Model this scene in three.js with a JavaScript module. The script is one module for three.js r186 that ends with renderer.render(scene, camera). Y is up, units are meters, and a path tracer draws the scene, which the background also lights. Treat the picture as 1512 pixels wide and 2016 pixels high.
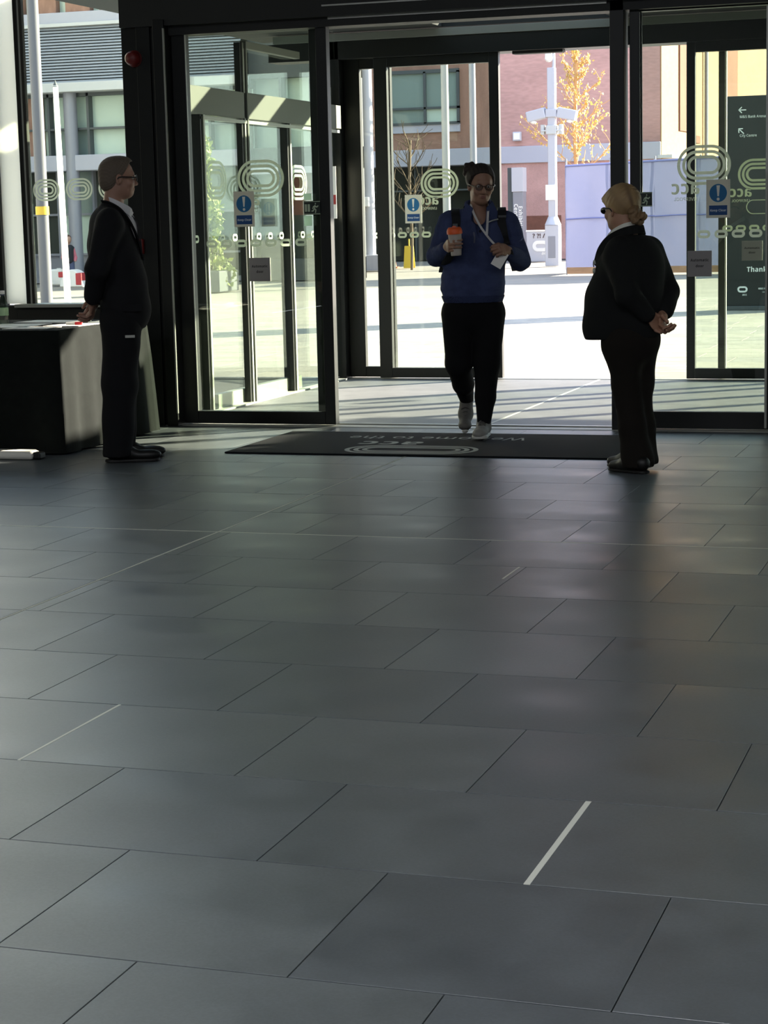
import * as THREE from 'three';
import { RoundedBoxGeometry } from 'three/addons/geometries/RoundedBoxGeometry.js';
import { mergeGeometries, mergeVertices } from 'three/addons/utils/BufferGeometryUtils.js';
import { RectAreaLightUniformsLib } from 'three/addons/lights/RectAreaLightUniformsLib.js';
import { FontLoader } from 'three/addons/loaders/FontLoader.js';
import { TextGeometry } from 'three/addons/geometries/TextGeometry.js';

// ---------------------------------------------------------------- camera, sky, sun, exposure
const scene = new THREE.Scene();
const renderer = new THREE.WebGLRenderer({ antialias: true });
renderer.toneMapping = THREE.LinearToneMapping;
renderer.toneMappingExposure = 2.45;
renderer.shadowMap.enabled = true;
const camera = new THREE.PerspectiveCamera(29.403, 1512 / 2016, 0.1, 400);
camera.position.set(0, 1.376, 0);
camera.rotation.order = 'YXZ';
camera.rotation.set(-0.149263, 0.322231, -0.023268);
RectAreaLightUniformsLib.init();

const SUN_AZ = 50 * Math.PI / 180, SUN_EL = 18 * Math.PI / 180;       // azimuth measured from -z towards +x
const toSun = new THREE.Vector3(Math.sin(SUN_AZ) * Math.cos(SUN_EL), Math.sin(SUN_EL), -Math.cos(SUN_AZ) * Math.cos(SUN_EL));
{
  const w = 64, h = 32, d = new Float32Array(w * h * 4);
  for (let j = 0; j < h; j++) for (let i = 0; i < w; i++) {
    const el = ((j + 0.5) / h - 0.5) * Math.PI, t = Math.max(0, Math.sin(el));
    const k = Math.pow(1 - t, 2.5), o = (j * w + i) * 4;
    d[o] = 0.50 + 0.62 * k; d[o + 1] = 0.68 + 0.52 * k; d[o + 2] = 1.02 + 0.26 * k; d[o + 3] = 1;
  }
  const t = new THREE.DataTexture(d, w, h, THREE.RGBAFormat, THREE.FloatType);
  t.mapping = THREE.EquirectangularReflectionMapping; t.magFilter = t.minFilter = THREE.LinearFilter; t.needsUpdate = true;
  scene.background = t; scene.environment = t;
}
const sun = new THREE.DirectionalLight(new THREE.Color(1.0, 0.90, 0.74), 15);
sun.position.copy(toSun).multiplyScalar(80).add(new THREE.Vector3(-6, 0, -25)); sun.target.position.set(-6, 0, -25);
sun.castShadow = true; sun.shadow.mapSize.set(4096, 4096);
Object.assign(sun.shadow.camera, { left: -60, right: 60, top: 60, bottom: -60, near: 1, far: 200 });
scene.add(sun, sun.target);

// ---------------------------------------------------------------- helpers
let seed = 7;
const rnd = () => { seed = (seed * 1664525 + 1013904223) >>> 0; return seed / 4294967296; };
const lerp = (a, b, t) => a + (b - a) * t, clamp = (x, a, b) => Math.min(b, Math.max(a, x));
const V = (x, y, z) => new THREE.Vector3(x, y, z);
const counts = new Map();
const numbered = (n) => { const k = counts.get(n) ?? 0; counts.set(n, k + 1); return k ? n + '_' + String(k).padStart(3, '0') : n; };
const shade = (o) => { o.castShadow = o.receiveShadow = true; return o; };
function thing(name, label, category, pos = [0, 0, 0], turn = 0, group) {
  const o = new THREE.Group(); o.name = numbered(name); o.position.set(...pos); o.rotation.y = turn;
  o.userData = { label, category }; if (group) o.userData.group = group;
  scene.add(o); return o;
}
function part(name, geo, mat, parent, label) {
  const m = shade(new THREE.Mesh(Array.isArray(geo) ? join(geo) : geo, mat)); m.name = name; parent.add(m);
  if (label) m.userData.label = label; return m;
}
function solo(name, geo, mat, label, category, group) {
  const m = shade(new THREE.Mesh(Array.isArray(geo) ? join(geo) : geo, mat)); m.name = numbered(name);
  m.userData = { label, category }; if (group) m.userData.group = group; scene.add(m); return m;
}
function struct(name, geo, mat) { const m = shade(new THREE.Mesh(Array.isArray(geo) ? join(geo) : geo, mat)); m.name = name; m.userData.kind = 'structure'; scene.add(m); return m; }
function structGroup(name) { const o = new THREE.Group(); o.name = name; o.userData.kind = 'structure'; scene.add(o); return o; }
function join(list) {
  return mergeGeometries(list.map((g) => { let q = g.index ? g.toNonIndexed() : g.clone(); for (const k of Object.keys(q.attributes)) if (!['position', 'normal', 'uv'].includes(k)) q.deleteAttribute(k); if (!q.attributes.uv) q.setAttribute('uv', new THREE.BufferAttribute(new Float32Array(q.attributes.position.count * 2), 2)); return q; }));
}
function box(x0, x1, y0, y1, z0, z1, r = 0) {
  const w = Math.abs(x1 - x0), h = Math.abs(y1 - y0), d = Math.abs(z1 - z0);
  const g = r ? new RoundedBoxGeometry(w, h, d, 1, Math.min(r, w / 2.1, h / 2.1, d / 2.1)) : new THREE.BoxGeometry(w, h, d);
  g.translate((x0 + x1) / 2, (y0 + y1) / 2, (z0 + z1) / 2); return g;
}
function tube(pts, r, seg = 24, rad = 8) { return new THREE.TubeGeometry(new THREE.CatmullRomCurve3(pts.map((p) => V(...p))), seg, r, rad, false); }
function cyl(r0, r1, h, x, y, z, n = 20) { const g = new THREE.CylinderGeometry(r1, r0, h, n); g.translate(x, y + h / 2, z); return g; }
// a slab with chamfered top edges, top at y = 0
function slab(x0, x1, z0, z1, depth, bev, uo = 0, vo = 0) {
  const P = [], U = [], q = (a, b, c, d) => { for (const p of [a, b, c, a, c, d]) { P.push(...p); U.push(p[0] + uo, p[2] + vo); } };
  const i = bev, t = 0, s = -bev, b = -depth;
  const T = [[x0 + i, t, z0 + i], [x0 + i, t, z1 - i], [x1 - i, t, z1 - i], [x1 - i, t, z0 + i]];
  const S = [[x0, s, z0], [x0, s, z1], [x1, s, z1], [x1, s, z0]], B = S.map(([x, , z]) => [x, b, z]);
  q(T[0], T[1], T[2], T[3]);
  for (let k = 0; k < 4; k++) { const n = (k + 1) % 4; q(S[k], S[n], T[n], T[k]); q(B[k], B[n], S[n], S[k]); }
  const g = new THREE.BufferGeometry(); g.setAttribute('position', new THREE.Float32BufferAttribute(P, 3)); g.setAttribute('uv', new THREE.Float32BufferAttribute(U, 2)); g.computeVertexNormals(); return g;
}
// a strap: a flat band swept along points, its width along a given direction
function ribbon(pts, width, thick, wdir = V(1, 0, 0), n = 40) {
  const c = new THREE.CatmullRomCurve3(pts.map((p) => V(...p))), P = [], I = [];
  for (let i = 0; i <= n; i++) {
    const p = c.getPoint(i / n), t = c.getTangent(i / n), w = wdir.clone().addScaledVector(t, -wdir.dot(t)).normalize(), m = t.clone().cross(w);
    for (const [a, b] of [[-1, -1], [1, -1], [1, 1], [-1, 1]]) { const v = p.clone().addScaledVector(w, a * width / 2).addScaledVector(m, b * thick / 2); P.push(v.x, v.y, v.z); }
    if (i < n) for (let k = 0; k < 4; k++) { const a = i * 4 + k, b = i * 4 + (k + 1) % 4; I.push(a, b, b + 4, a, b + 4, a + 4); }
  }
  I.push(0, 3, 2, 0, 2, 1); const e = n * 4; I.push(e, e + 1, e + 2, e, e + 2, e + 3);
  const g = new THREE.BufferGeometry(); g.setAttribute('position', new THREE.Float32BufferAttribute(P, 3)); g.setIndex(I);
  const f = g.toNonIndexed(); f.computeVertexNormals(); return f;
}
// value noise and textures
const hash = (x, y) => { let h = (Math.imul(x | 0, 374761393) + Math.imul(y | 0, 668265263)) | 0; h = Math.imul(h ^ (h >>> 13), 1274126177); return ((h ^ (h >>> 16)) >>> 0) / 4294967296; };
function noise(x, y, per) {
  const xi = Math.floor(x), yi = Math.floor(y), fx = x - xi, fy = y - yi, u = fx * fx * (3 - 2 * fx), v = fy * fy * (3 - 2 * fy), m = (a) => ((a % per) + per) % per;
  return lerp(lerp(hash(m(xi), m(yi)), hash(m(xi + 1), m(yi)), u), lerp(hash(m(xi), m(yi + 1)), hash(m(xi + 1), m(yi + 1)), u), v);
}
function fbm(u, v, base, oct) { let a = 0.5, s = 0, t = 0, f = base; for (let o = 0; o < oct; o++) { s += a * noise(u * f, v * f, f); t += a; a *= 0.5; f *= 2; } return s / t; }
function dataTex(n, fn, srgb, repeat = 1) {
  const d = new Uint8Array(n * n * 4);
  for (let j = 0; j < n; j++) for (let i = 0; i < n; i++) { const c = fn(i / n, j / n), o = (j * n + i) * 4; for (let k = 0; k < 3; k++) d[o + k] = clamp(Math.round((Array.isArray(c) ? c[k] : c) * 255), 0, 255); d[o + 3] = 255; }
  const t = new THREE.DataTexture(d, n, n); t.wrapS = t.wrapT = THREE.RepeatWrapping; t.magFilter = THREE.LinearFilter; t.minFilter = THREE.LinearFilter; if (srgb) t.colorSpace = THREE.SRGBColorSpace; t.repeat.set(repeat, repeat); t.needsUpdate = true; return t;
}
function canvasTex(w, h, draw) { const c = document.createElement('canvas'); c.width = w; c.height = h; const g = c.getContext('2d'); draw(g, w, h); const t = new THREE.CanvasTexture(c); t.colorSpace = THREE.SRGBColorSpace; return t; }
const matt = (color, o = {}) => new THREE.MeshPhysicalMaterial({ color, roughness: 0.95, specularIntensity: 0.3, ...o });
const std = (color, roughness = 0.6, o = {}) => new THREE.MeshStandardMaterial({ color, roughness, ...o });
const fontBold = await new FontLoader().loadAsync('fonts/droid/droid_sans_bold.typeface.json');
const fontReg = await new FontLoader().loadAsync('fonts/droid/droid_sans_regular.typeface.json');
function text(str, size, depth, font = fontBold) { const g = new TextGeometry(str, { font, size, depth, curveSegments: 5 }); g.computeBoundingBox(); const b = g.boundingBox; g.translate(-(b.min.x + b.max.x) / 2, -(b.min.y + b.max.y) / 2, 0); return g; }
// the three nested rings of the house emblem, centred, in the xy plane
function stadium(w, h) { const r = h / 2, l = w / 2 - r, s = new THREE.Path(); s.moveTo(-l, -r); s.lineTo(l, -r); s.absarc(l, 0, r, -Math.PI / 2, Math.PI / 2, false); s.lineTo(-l, r); s.absarc(-l, 0, r, Math.PI / 2, Math.PI * 1.5, false); return s; }
function ringGeo(w, h, t, depth) {
  const s = new THREE.Shape(stadium(w, h).getPoints(14)); s.holes.push(new THREE.Path(stadium(w - 2 * t, h - 2 * t).getPoints(14)));
  return new THREE.ExtrudeGeometry(s, { depth, bevelEnabled: false });
}
function emblem(w, h, depth = 0.001, stroke = 0.09) { const t = stroke * h, g = 1.75 * t, out = []; for (let k = 0; k < 3; k++) out.push(ringGeo(w - 2 * k * g, h - 2 * k * g, t, depth)); return out; }

// ---------------------------------------------------------------- materials
const grain = dataTex(256, (u, v) => 0.84 + 0.16 * (fbm(u, v, 8, 5) - 0.5) + 0.07 * (rnd() - 0.5), true);
const fineBump = dataTex(256, (u, v) => fbm(u, v, 32, 3));
const tileRough = dataTex(512, (u, v) => 0.80 + 0.34 * (fbm(u, v, 4, 5) - 0.5) + 0.05 * (rnd() - 0.5));
const weave = dataTex(128, (u, v) => 0.5 + 0.25 * Math.sin(u * 128 * Math.PI / 2) * Math.sin(v * 128 * Math.PI / 2) + 0.3 * (fbm(u, v, 16, 2) - 0.5));
const M = {
  frame: std('#0f1211', 0.42, { metalness: 0.2 }), frameWarm: std('#2a2a26', 0.5, { metalness: 0.2 }), alu: std('#a9aaa4', 0.38, { metalness: 0.55 }), aluPale: std('#a9aaa2', 0.5, { metalness: 0.15 }),
  bulk: std('#1b1d1c', 0.6), soffit: std('#222422', 0.8), header: std('#666962', 0.65), cream: std('#d9dbcf', 0.7), infill: new THREE.MeshPhysicalMaterial({ color: '#f4f4ea', roughness: 0.95, transmission: 0.75, thickness: 0 }), grout: std('#17191a', 0.9), groutPale: std('#c9cabf', 0.7),
  tiles: ['#666c6f', '#62686c', '#6b7173', '#646a6e'].map((c) => new THREE.MeshPhysicalMaterial({ color: c, roughness: 0.48, ior: 1.62, map: grain, roughnessMap: tileRough })),
  vest: std('#7d7e7f', 0.55, { map: grain }), plaza: ['#b9b2a6', '#b1aba1', '#c0b8aa'].map((c) => std(c, 0.85, { map: grain })), plazaBase: std('#a8a196', 0.9, { map: grain }),
  glass: new THREE.MeshPhysicalMaterial({ color: new THREE.Color(0.845, 0.885, 0.835), roughness: 0.0, transmission: 1, thickness: 0, ior: 1.5 }),
  glassOut: new THREE.MeshPhysicalMaterial({ color: new THREE.Color(0.90, 0.925, 0.885), roughness: 0.0, transmission: 1, thickness: 0, ior: 1.5 }),
  decalOuter: new THREE.MeshPhysicalMaterial({ color: '#a6aca0', roughness: 0.95, transmission: 0.55, thickness: 0 }), decal: new THREE.MeshPhysicalMaterial({ color: '#e2e7db', roughness: 0.95, transmission: 0.7, thickness: 0 }), decalBright: new THREE.MeshPhysicalMaterial({ color: '#eef0e4', roughness: 0.95, transmission: 0.6, thickness: 0 }), decalDim: new THREE.MeshPhysicalMaterial({ color: '#e8ebe3', roughness: 0.95, transmission: 0.72, thickness: 0 }), white: std('#ece9e4', 0.6), black: std('#0c0d0d', 0.6), wall: std('#6a6c6b', 0.9), ceiling: std('#6f7170', 0.9),
};
// ---------------------------------------------------------------- the lobby: floor of slate tiles
const ZI = -12.35, ZO = -16.15;                                      // planes of the inner and the outer doors
{
  const floor = struct('floor', box(-11, 7, -0.25, -0.012, ZI - 0.12, 7), M.grout);
  const D = 0.60, W = 0.605, SEAM = -3.455, gap = 0.0035;
  const pale = [];
  const place = (x0, x1, z0, z1) => {
    const v = Math.floor(rnd() * 4), t = shade(new THREE.Mesh(slab(x0 + gap * 0.4, x1 - gap * 0.4, z0 + gap * 0.6, z1 - gap * 0.6, 0.012, 0.0006, rnd() * 7, rnd() * 7), M.tiles[v]));
    t.name = numbered('tile'); floor.add(t); return t;
  };
  const far = [];
  for (let r = -8; r <= 24; r++) {
    const z1 = -(7.985 - D * (r + 1)), z0 = Math.max(z1 - D, ZI + 0.1); if (z1 <= ZI + 0.12 || z0 > 6.9) continue;   // row between z0 (far) and z1 (near)
    const odd = ((r % 2) + 2) % 2, ph = -2.18 + (odd ? 0.3025 : 0);
    const zs = z0 + 0.0;
    const cells = [];
    for (let k = -20; k < 20; k++) {
      let x0 = ph + k * W, x1 = x0 + W; x0 = Math.max(x0, -10.9); x1 = Math.min(x1, 6.9); if (x1 - x0 < 0.02) continue;
      if (z0 < -5.9 && x0 < SEAM + 0.01) continue;
      cells.push([x0, x1]);
    }
    if (z0 < -5.9) {                                                 // left of the pale seam the bond starts anew
      if (cells.length && cells[0][0] > SEAM + 0.03) cells.push([SEAM + 0.006, cells[0][0]]);
      for (let k = 0; k < 14; k++) { const b = SEAM - 0.006 - (odd ? 0.3 : 0) - k * W; cells.push([Math.max(b - W, -10.9), b]); }
      if (odd) cells.push([SEAM - 0.306, SEAM - 0.006]);
    }
    for (const [x0, x1] of cells) {
      if (x1 - x0 < 0.03) continue;
      const cx = (x0 + x1) / 2, cz = (zs + z1) / 2;
      const depth = -cz * Math.cos(0.322) - cx * Math.sin(0.322);
      const s = cx * Math.cos(0.322) + (-cz) * Math.sin(0.322);
      if (depth > 1.6 && Math.abs(s) < 0.24 * depth + 0.8) place(x0, x1, zs, z1);
      else far.push(slab(x0 + gap / 2, x1 - gap / 2, zs + gap / 2, z1 - gap / 2, 0.012, 0.0018, rnd() * 7, rnd() * 7));
    }
  }
  const rest = shade(new THREE.Mesh(join(far), M.tiles[0])); rest.name = 'tile_field'; rest.userData.kind = 'stuff'; floor.add(rest);
  // pale joints: a movement joint along the row, one running out to the doors, and three short ones
  const strip = (x0, x1, z0, z1, n = 'joint_strip') => { const s = shade(new THREE.Mesh(box(x0, x1, -0.012, 0.0004, z0, z1), M.groutPale)); s.name = n; floor.add(s); };
  strip(-10.9, 6.9, -7.990, -7.980); strip(SEAM - 0.004, SEAM + 0.004, ZI + 0.1, -5.9);
  strip(-2.489, -2.481, -4.985, -4.385); strip(-0.977, -0.963, -4.385, -3.785); strip(-1.908, -1.9, -7.38, -7.12);
}
struct('trim_1', box(-6.0, 6, -0.02, 0.004, ZI - 0.02, ZI + 0.10, 0.003), M.aluPale);            // threshold of the inner doors
struct('trim_2', box(-6.2, 6, -0.02, 0.004, ZI - 0.16, ZI - 0.11, 0.003), M.alu);
// lobby shell
struct('ceiling', box(-11.3, 7.3, 5.2, 5.5, ZI - 0.25, 7.3), M.ceiling);
struct('wall_left', box(-11.3, -11, 0, 5.2, -12.4, 7.3), M.wall);
struct('wall_right', box(7, 7.3, 0, 5.2, -12.4, 7.3), M.wall);
struct('wall_back', box(-11, 7, 0, 5.2, 7, 7.3), M.wall);
struct('wall_front', [box(-5.87, 7.0, 2.68, 5.2, ZI - 0.16, ZI + 0.14), box(-5.58, 7.0, 2.62, 2.69, ZI - 0.10, ZI + 0.08)], M.bulk);
struct('trim_3', box(-4.40, -2.56, 2.664, 2.682, ZI + 0.075, ZI + 0.095), M.alu);
struct('trim_4', box(-4.42, -2.56, 2.742, 2.752, ZI + 0.135, ZI + 0.150), M.alu);
// broad dark column left of the doors: stepped casing
{
  const c = struct('column_casing', [box(-5.88, -5.60, 0, 5.2, ZI - 0.16, ZI + 0.10, 0.004), box(-5.62, -5.54, 0, 2.72, ZI - 0.16, ZI + 0.16, 0.004), box(-5.76, -5.66, 0, 5.2, ZI + 0.1, ZI + 0.125, 0.003)], M.frame);
  part('cover_strip', box(-5.545, -5.535, 0.09, 2.66, ZI + 0.155, ZI + 0.168), M.alu, c);
  part('cover_strip', box(-5.645, -5.640, 0.1, 4.9, ZI + 0.1, ZI + 0.108), M.frameWarm, c);
  part('label_plate', box(-5.835, -5.80, 2.79, 2.95, ZI + 0.10, ZI + 0.104), M.aluPale, c, 'pale label strip');
}
// doors and screens ------------------------------------------------
function leaf(g, x0, x1, y1, z, o = {}) {                             // a glazed leaf: stiles, rails, pane
  const sl = o.sl ?? 0.10, sr = o.sr ?? 0.10, b = o.bottom ?? 0.085, t = o.top ?? 0.08, d = o.depth ?? 0.06, y0 = 0.012, m = o.mat ?? M.frame;
  part('stile', box(x0, x0 + sl, y0, y1, z - d / 2, z + d / 2, 0.004), m, g); part('stile', box(x1 - sr, x1, y0, y1, z - d / 2, z + d / 2, 0.004), m, g);
  part('rail', box(x0 + sl, x1 - sr, y0, y0 + b, z - d / 2, z + d / 2, 0.004), m, g); part('rail', box(x0 + sl, x1 - sr, y1 - t, y1, z - d / 2, z + d / 2, 0.004), m, g);
  return part('pane', box(x0 + sl - 0.01, x1 - sr + 0.01, y0 + b - 0.01, y1 - t + 0.01, z - 0.006, z + 0.006), o.glass ?? M.glass, g);
}
function decals(pane, z, cx, o = {}) {                                // emblem, wordmark seen from behind, row of small ovals
  const out = o.mat ?? M.decal;
  for (const e of emblem(0.335, 0.245, 0.001, 0.075)) part('emblem_ring', e.translate(cx, 1.66, z + 0.0065), out, pane);
  const wx = o.wx ?? cx + 0.02;
  part('wordmark', text('acc', 0.085, 0.001).rotateY(Math.PI).translate(wx, 1.515, z + 0.008), out, pane);
  part('wordmark', text('LIVERPOOL', 0.021, 0.001, fontReg).rotateY(Math.PI).translate(wx, 1.452, z + 0.008), out, pane);
  for (let x = o.d0; x < o.d1; x += 0.1075) part('oval', ringGeo(0.082, 0.05, 0.017, 0.001).translate(x, 1.232, z + 0.0065), out, pane);
}
// inner left leaf, parked beside the opening
const d1 = structGroup('door_1'), p1 = leaf(d1, -5.535, -4.43, 2.66, ZI + 0.02, { sl: 0.10, sr: 0.075, top: 0.03, depth: 0.07 });
part('stile', box(-4.59, -4.515, 0.012, 2.66, ZI - 0.10, ZI - 0.045, 0.004), M.frame, d1); part('edge_strip', box(-4.515, -4.505, 0.05, 2.6, ZI - 0.08, ZI - 0.05), M.alu, d1);
part('edge_strip', box(-5.437, -5.431, 0.1, 2.62, ZI + 0.05, ZI + 0.057), M.alu, d1);
decals(p1, ZI + 0.02, -4.93, { d0: -5.30, d1: -4.55, wx: -5.03 });
// jamb beyond the leaf, in the vestibule
const d2 = structGroup('door_2');
part('post', box(-2.545, -2.455, 0, 2.70, ZI - 0.05, ZI + 0.08, 0.004), M.frame, d2); part('post', box(-2.43, -2.365, 0, 2.70, ZI - 0.06, ZI + 0.03, 0.004), M.frame, d2);
const p2 = leaf(d2, -2.43, -1.50, 2.66, ZI - 0.01, { sl: 0.065, sr: 0.07, bottom: 0.105, top: 0.05 });
part('edge_strip', box(-1.582, -1.568, 0.02, 1.6, ZI + 0.02, ZI + 0.05), M.aluPale, d2); part('edge_strip', box(-1.582, -1.568, 1.6, 2.6, ZI + 0.02, ZI + 0.05), M.alu, d2);
decals(p2, ZI - 0.01, -1.97, { d0: -1.97, d1: -1.55, wx: -2.085, mat: M.decalDim });
// outer doors: side light, left leaf, right leaf
const d3 = structGroup('door_3');
const s3 = leaf(d3, -5.66, -5.24, 2.73, ZO, { sl: 0.145, sr: 0.07, bottom: 0.09, top: 0.09, glass: M.glassOut, mat: M.frame });
for (const x of [-5.38, -5.27]) part('oval', ringGeo(0.082, 0.05, 0.017, 0.001).translate(x, 1.232, ZO + 0.0065), M.decal, s3);
const p3 = leaf(d3, -5.36, -4.265, 2.72, ZO + 0.08, { sl: 0.115, sr: 0.085, bottom: 0.085, top: 0.08, mat: M.frame });
decals(p3, ZO + 0.08, -4.80, { d0: -5.14, d1: -4.4, wx: -4.90, mat: M.decalOuter });
const d4 = structGroup('door_4');
const p4 = leaf(d4, -2.70, -1.58, 2.72, ZO + 0.08, { sl: 0.07, sr: 0.1, bottom: 0.085, top: 0.08 });
part('stile', box(-2.455, -2.40, 0.012, 2.72, ZO - 0.04, ZO + 0.02, 0.004), M.frameWarm, d4); part('edge_strip', box(-2.40, -2.392, 0.05, 2.65, ZO - 0.03, ZO + 0.01), M.alu, d4);
decals(p4, ZO + 0.08, -2.12, { d0: -2.37, d1: -1.7, wx: -2.265, mat: M.decalOuter });
part('emblem_ring', ringGeo(0.20, 0.115, 0.007, 0.001).translate(-2.12, 1.40, ZO + 0.088), M.decalOuter, p4);
// outer frame: header over the doors with a pale band, a small operator under it, threshold
const hdr = struct('beam_1', [box(-6.3, -0.7, 2.72, 2.87, ZO - 0.12, ZO + 0.14, 0.004), box(-5.78, -5.66, 0, 2.87, ZO - 0.1, ZO + 0.14, 0.004)], M.frame);
part('fascia_band', box(-6.25, -0.7, 2.872, 2.935, ZO + 0.02, ZO + 0.15, 0.003), M.header, hdr);
part('sensor', box(-4.15, -3.72, 2.695, 2.722, ZO + 0.0, ZO + 0.10, 0.008), M.black, hdr); part('sensor', box(-2.42, -2.02, 2.695, 2.722, ZO + 0.0, ZO + 0.10, 0.008), M.black, hdr);
struct('trim_5', box(-6.2, 3.5, -0.02, 0.005, ZO - 0.03, ZO + 0.09, 0.003), M.alu);
// vestibule: floor, flat roof with two rooflights, glazed sides
{
  const f = struct('vestibule_floor', slab(-6.2, 3.5, ZO - 0.03, ZI - 0.16, 0.2, 0.002), M.vest);
  part('floor_seam', box(-3.445, -3.425, -0.01, 0.0015, ZO + 0.1, ZI - 0.17), M.aluPale, f);
  const y0 = 2.95, y1 = 3.01, roof = [];
  const holes = [[-4.75, -3.3, -14.55, -14.05], [-4.75, -3.3, -16.05, -15.5]];
  roof.push(box(-6.6, -4.75, y0, y1, ZO - 0.5, ZI - 0.16), box(-3.3, -0.7, y0, y1, ZO - 0.5, ZI - 0.16), box(-0.7, 1.3, y0, y1, -15.2, ZI - 0.16), box(1.3, 2.6, y0, y1, -16.75, ZI - 0.16), box(2.6, 9.5, y0, y1, ZO - 2.6, ZI - 0.16));
  let z = ZI - 0.16; for (const [, , a, b] of holes) { roof.push(box(-4.75, -3.3, y0, y1, b, z)); z = a; } roof.push(box(-4.75, -3.3, y0, y1, ZO - 0.5, z));
  const r = struct('vestibule_roof', roof, M.soffit);
  for (const [a, b, c, d] of holes) part('rooflight', box(a, b, y1 - 0.02, y1 - 0.008, c, d), M.glassOut, r);
}
{
  const g = structGroup('window_2'), X = -5.65;                        // glazed left side of the vestibule
  part('header_box', box(X - 0.14, X, 2.14, 2.335, ZO + 0.14, ZI - 0.2, 0.004), M.header, g);
  part('edge_strip', box(X - 0.02, X + 0.006, 2.105, 2.128, ZO + 0.2, ZI - 0.7), M.aluPale, g);
  for (const [z, w, top] of [[-13.06, 0.10, 2.14], [-13.84, 0.06, 2.70], [-14.78, 0.10, 2.14]]) {
    part('post', box(X - w, X - 0.012, 0.0, top, z - 0.03, z + 0.03, 0.003), M.frame, g);
    part('edge_strip', box(X - 0.012, X, 0.0, top, z - 0.03, z - 0.002, 0.002), M.aluPale, g);
  }
  part('post', box(X - 0.02, X + 0.012, 0.0, 2.70, -13.90, -13.872, 0.003), M.header, g);
  part('transom', box(X - 0.03, X + 0.02, 2.655, 2.71, -15.0, -13.86, 0.003), M.header, g);
  part('base_rail', box(X - 0.12, X - 0.06, 0.0, 0.115, -15.05, -13.30, 0.004), M.aluPale, g);
  part('sill', box(X - 0.06, X + 0.02, 0.0, 0.012, ZO + 0.2, ZI - 0.2, 0.002), M.aluPale, g);
  const pn = part('pane', box(X - 0.056, X - 0.044, 0.02, 2.14, ZO + 0.14, ZI - 0.2), M.glassOut, g);
  part('pane', box(X - 0.056, X - 0.044, 2.335, 2.95, ZO + 0.14, ZI - 0.2), M.glassOut, g);
  for (let z = -15.6; z < -12.7; z += 0.24) part('oval', ringGeo(0.09, 0.055, 0.017, 0.001).rotateY(Math.PI / 2).translate(X - 0.043, 1.26, z), M.decal, pn);
  for (const z of [-13.35, -15.05]) for (const e of emblem(0.40, 0.28, 0.001, 0.075)) part('emblem_ring', e.rotateY(Math.PI / 2).translate(X - 0.043, 1.68, z), M.decal, pn);
  part('jamb_strip', box(X - 0.10, X - 0.075, 0.0, 2.49, ZO + 0.16, ZO + 0.19), M.aluPale, g);
}
{
  const g = structGroup('window_3'), X = 3.2;                           // glazed right side of the vestibule, beyond the frame
  part('header_box', box(X, X + 0.14, 2.14, 2.335, ZO + 0.14, ZI - 0.2, 0.004), M.header, g);
  for (const z of [-13.0, -13.7, -14.3, -14.9, -15.5]) part('post', box(X, X + 0.09, 0, 2.95, z - 0.05, z + 0.05, 0.003), M.frame, g);
  part('pane', box(X + 0.04, X + 0.052, 0.02, 2.95, ZO + 0.14, ZI - 0.2), M.glassOut, g);
  const o = structGroup('window_4');                                    // fixed outer glazing right of the leaf
  part('pane', box(-1.56, 3.3, 0.05, 2.72, ZO - 0.006, ZO + 0.006), M.glassOut, o);
  for (const x of [-1.50, -1.02, -0.2, 0.65, 1.5, 2.35, 3.2]) part('post', box(x - 0.045, x + 0.045, 0, 2.72, ZO - 0.05, ZO + 0.05, 0.003), M.frame, o);
  part('rail', box(-1.5, 3.3, 0.005, 0.09, ZO - 0.03, ZO + 0.03, 0.003), M.frame, o);
}
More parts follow.
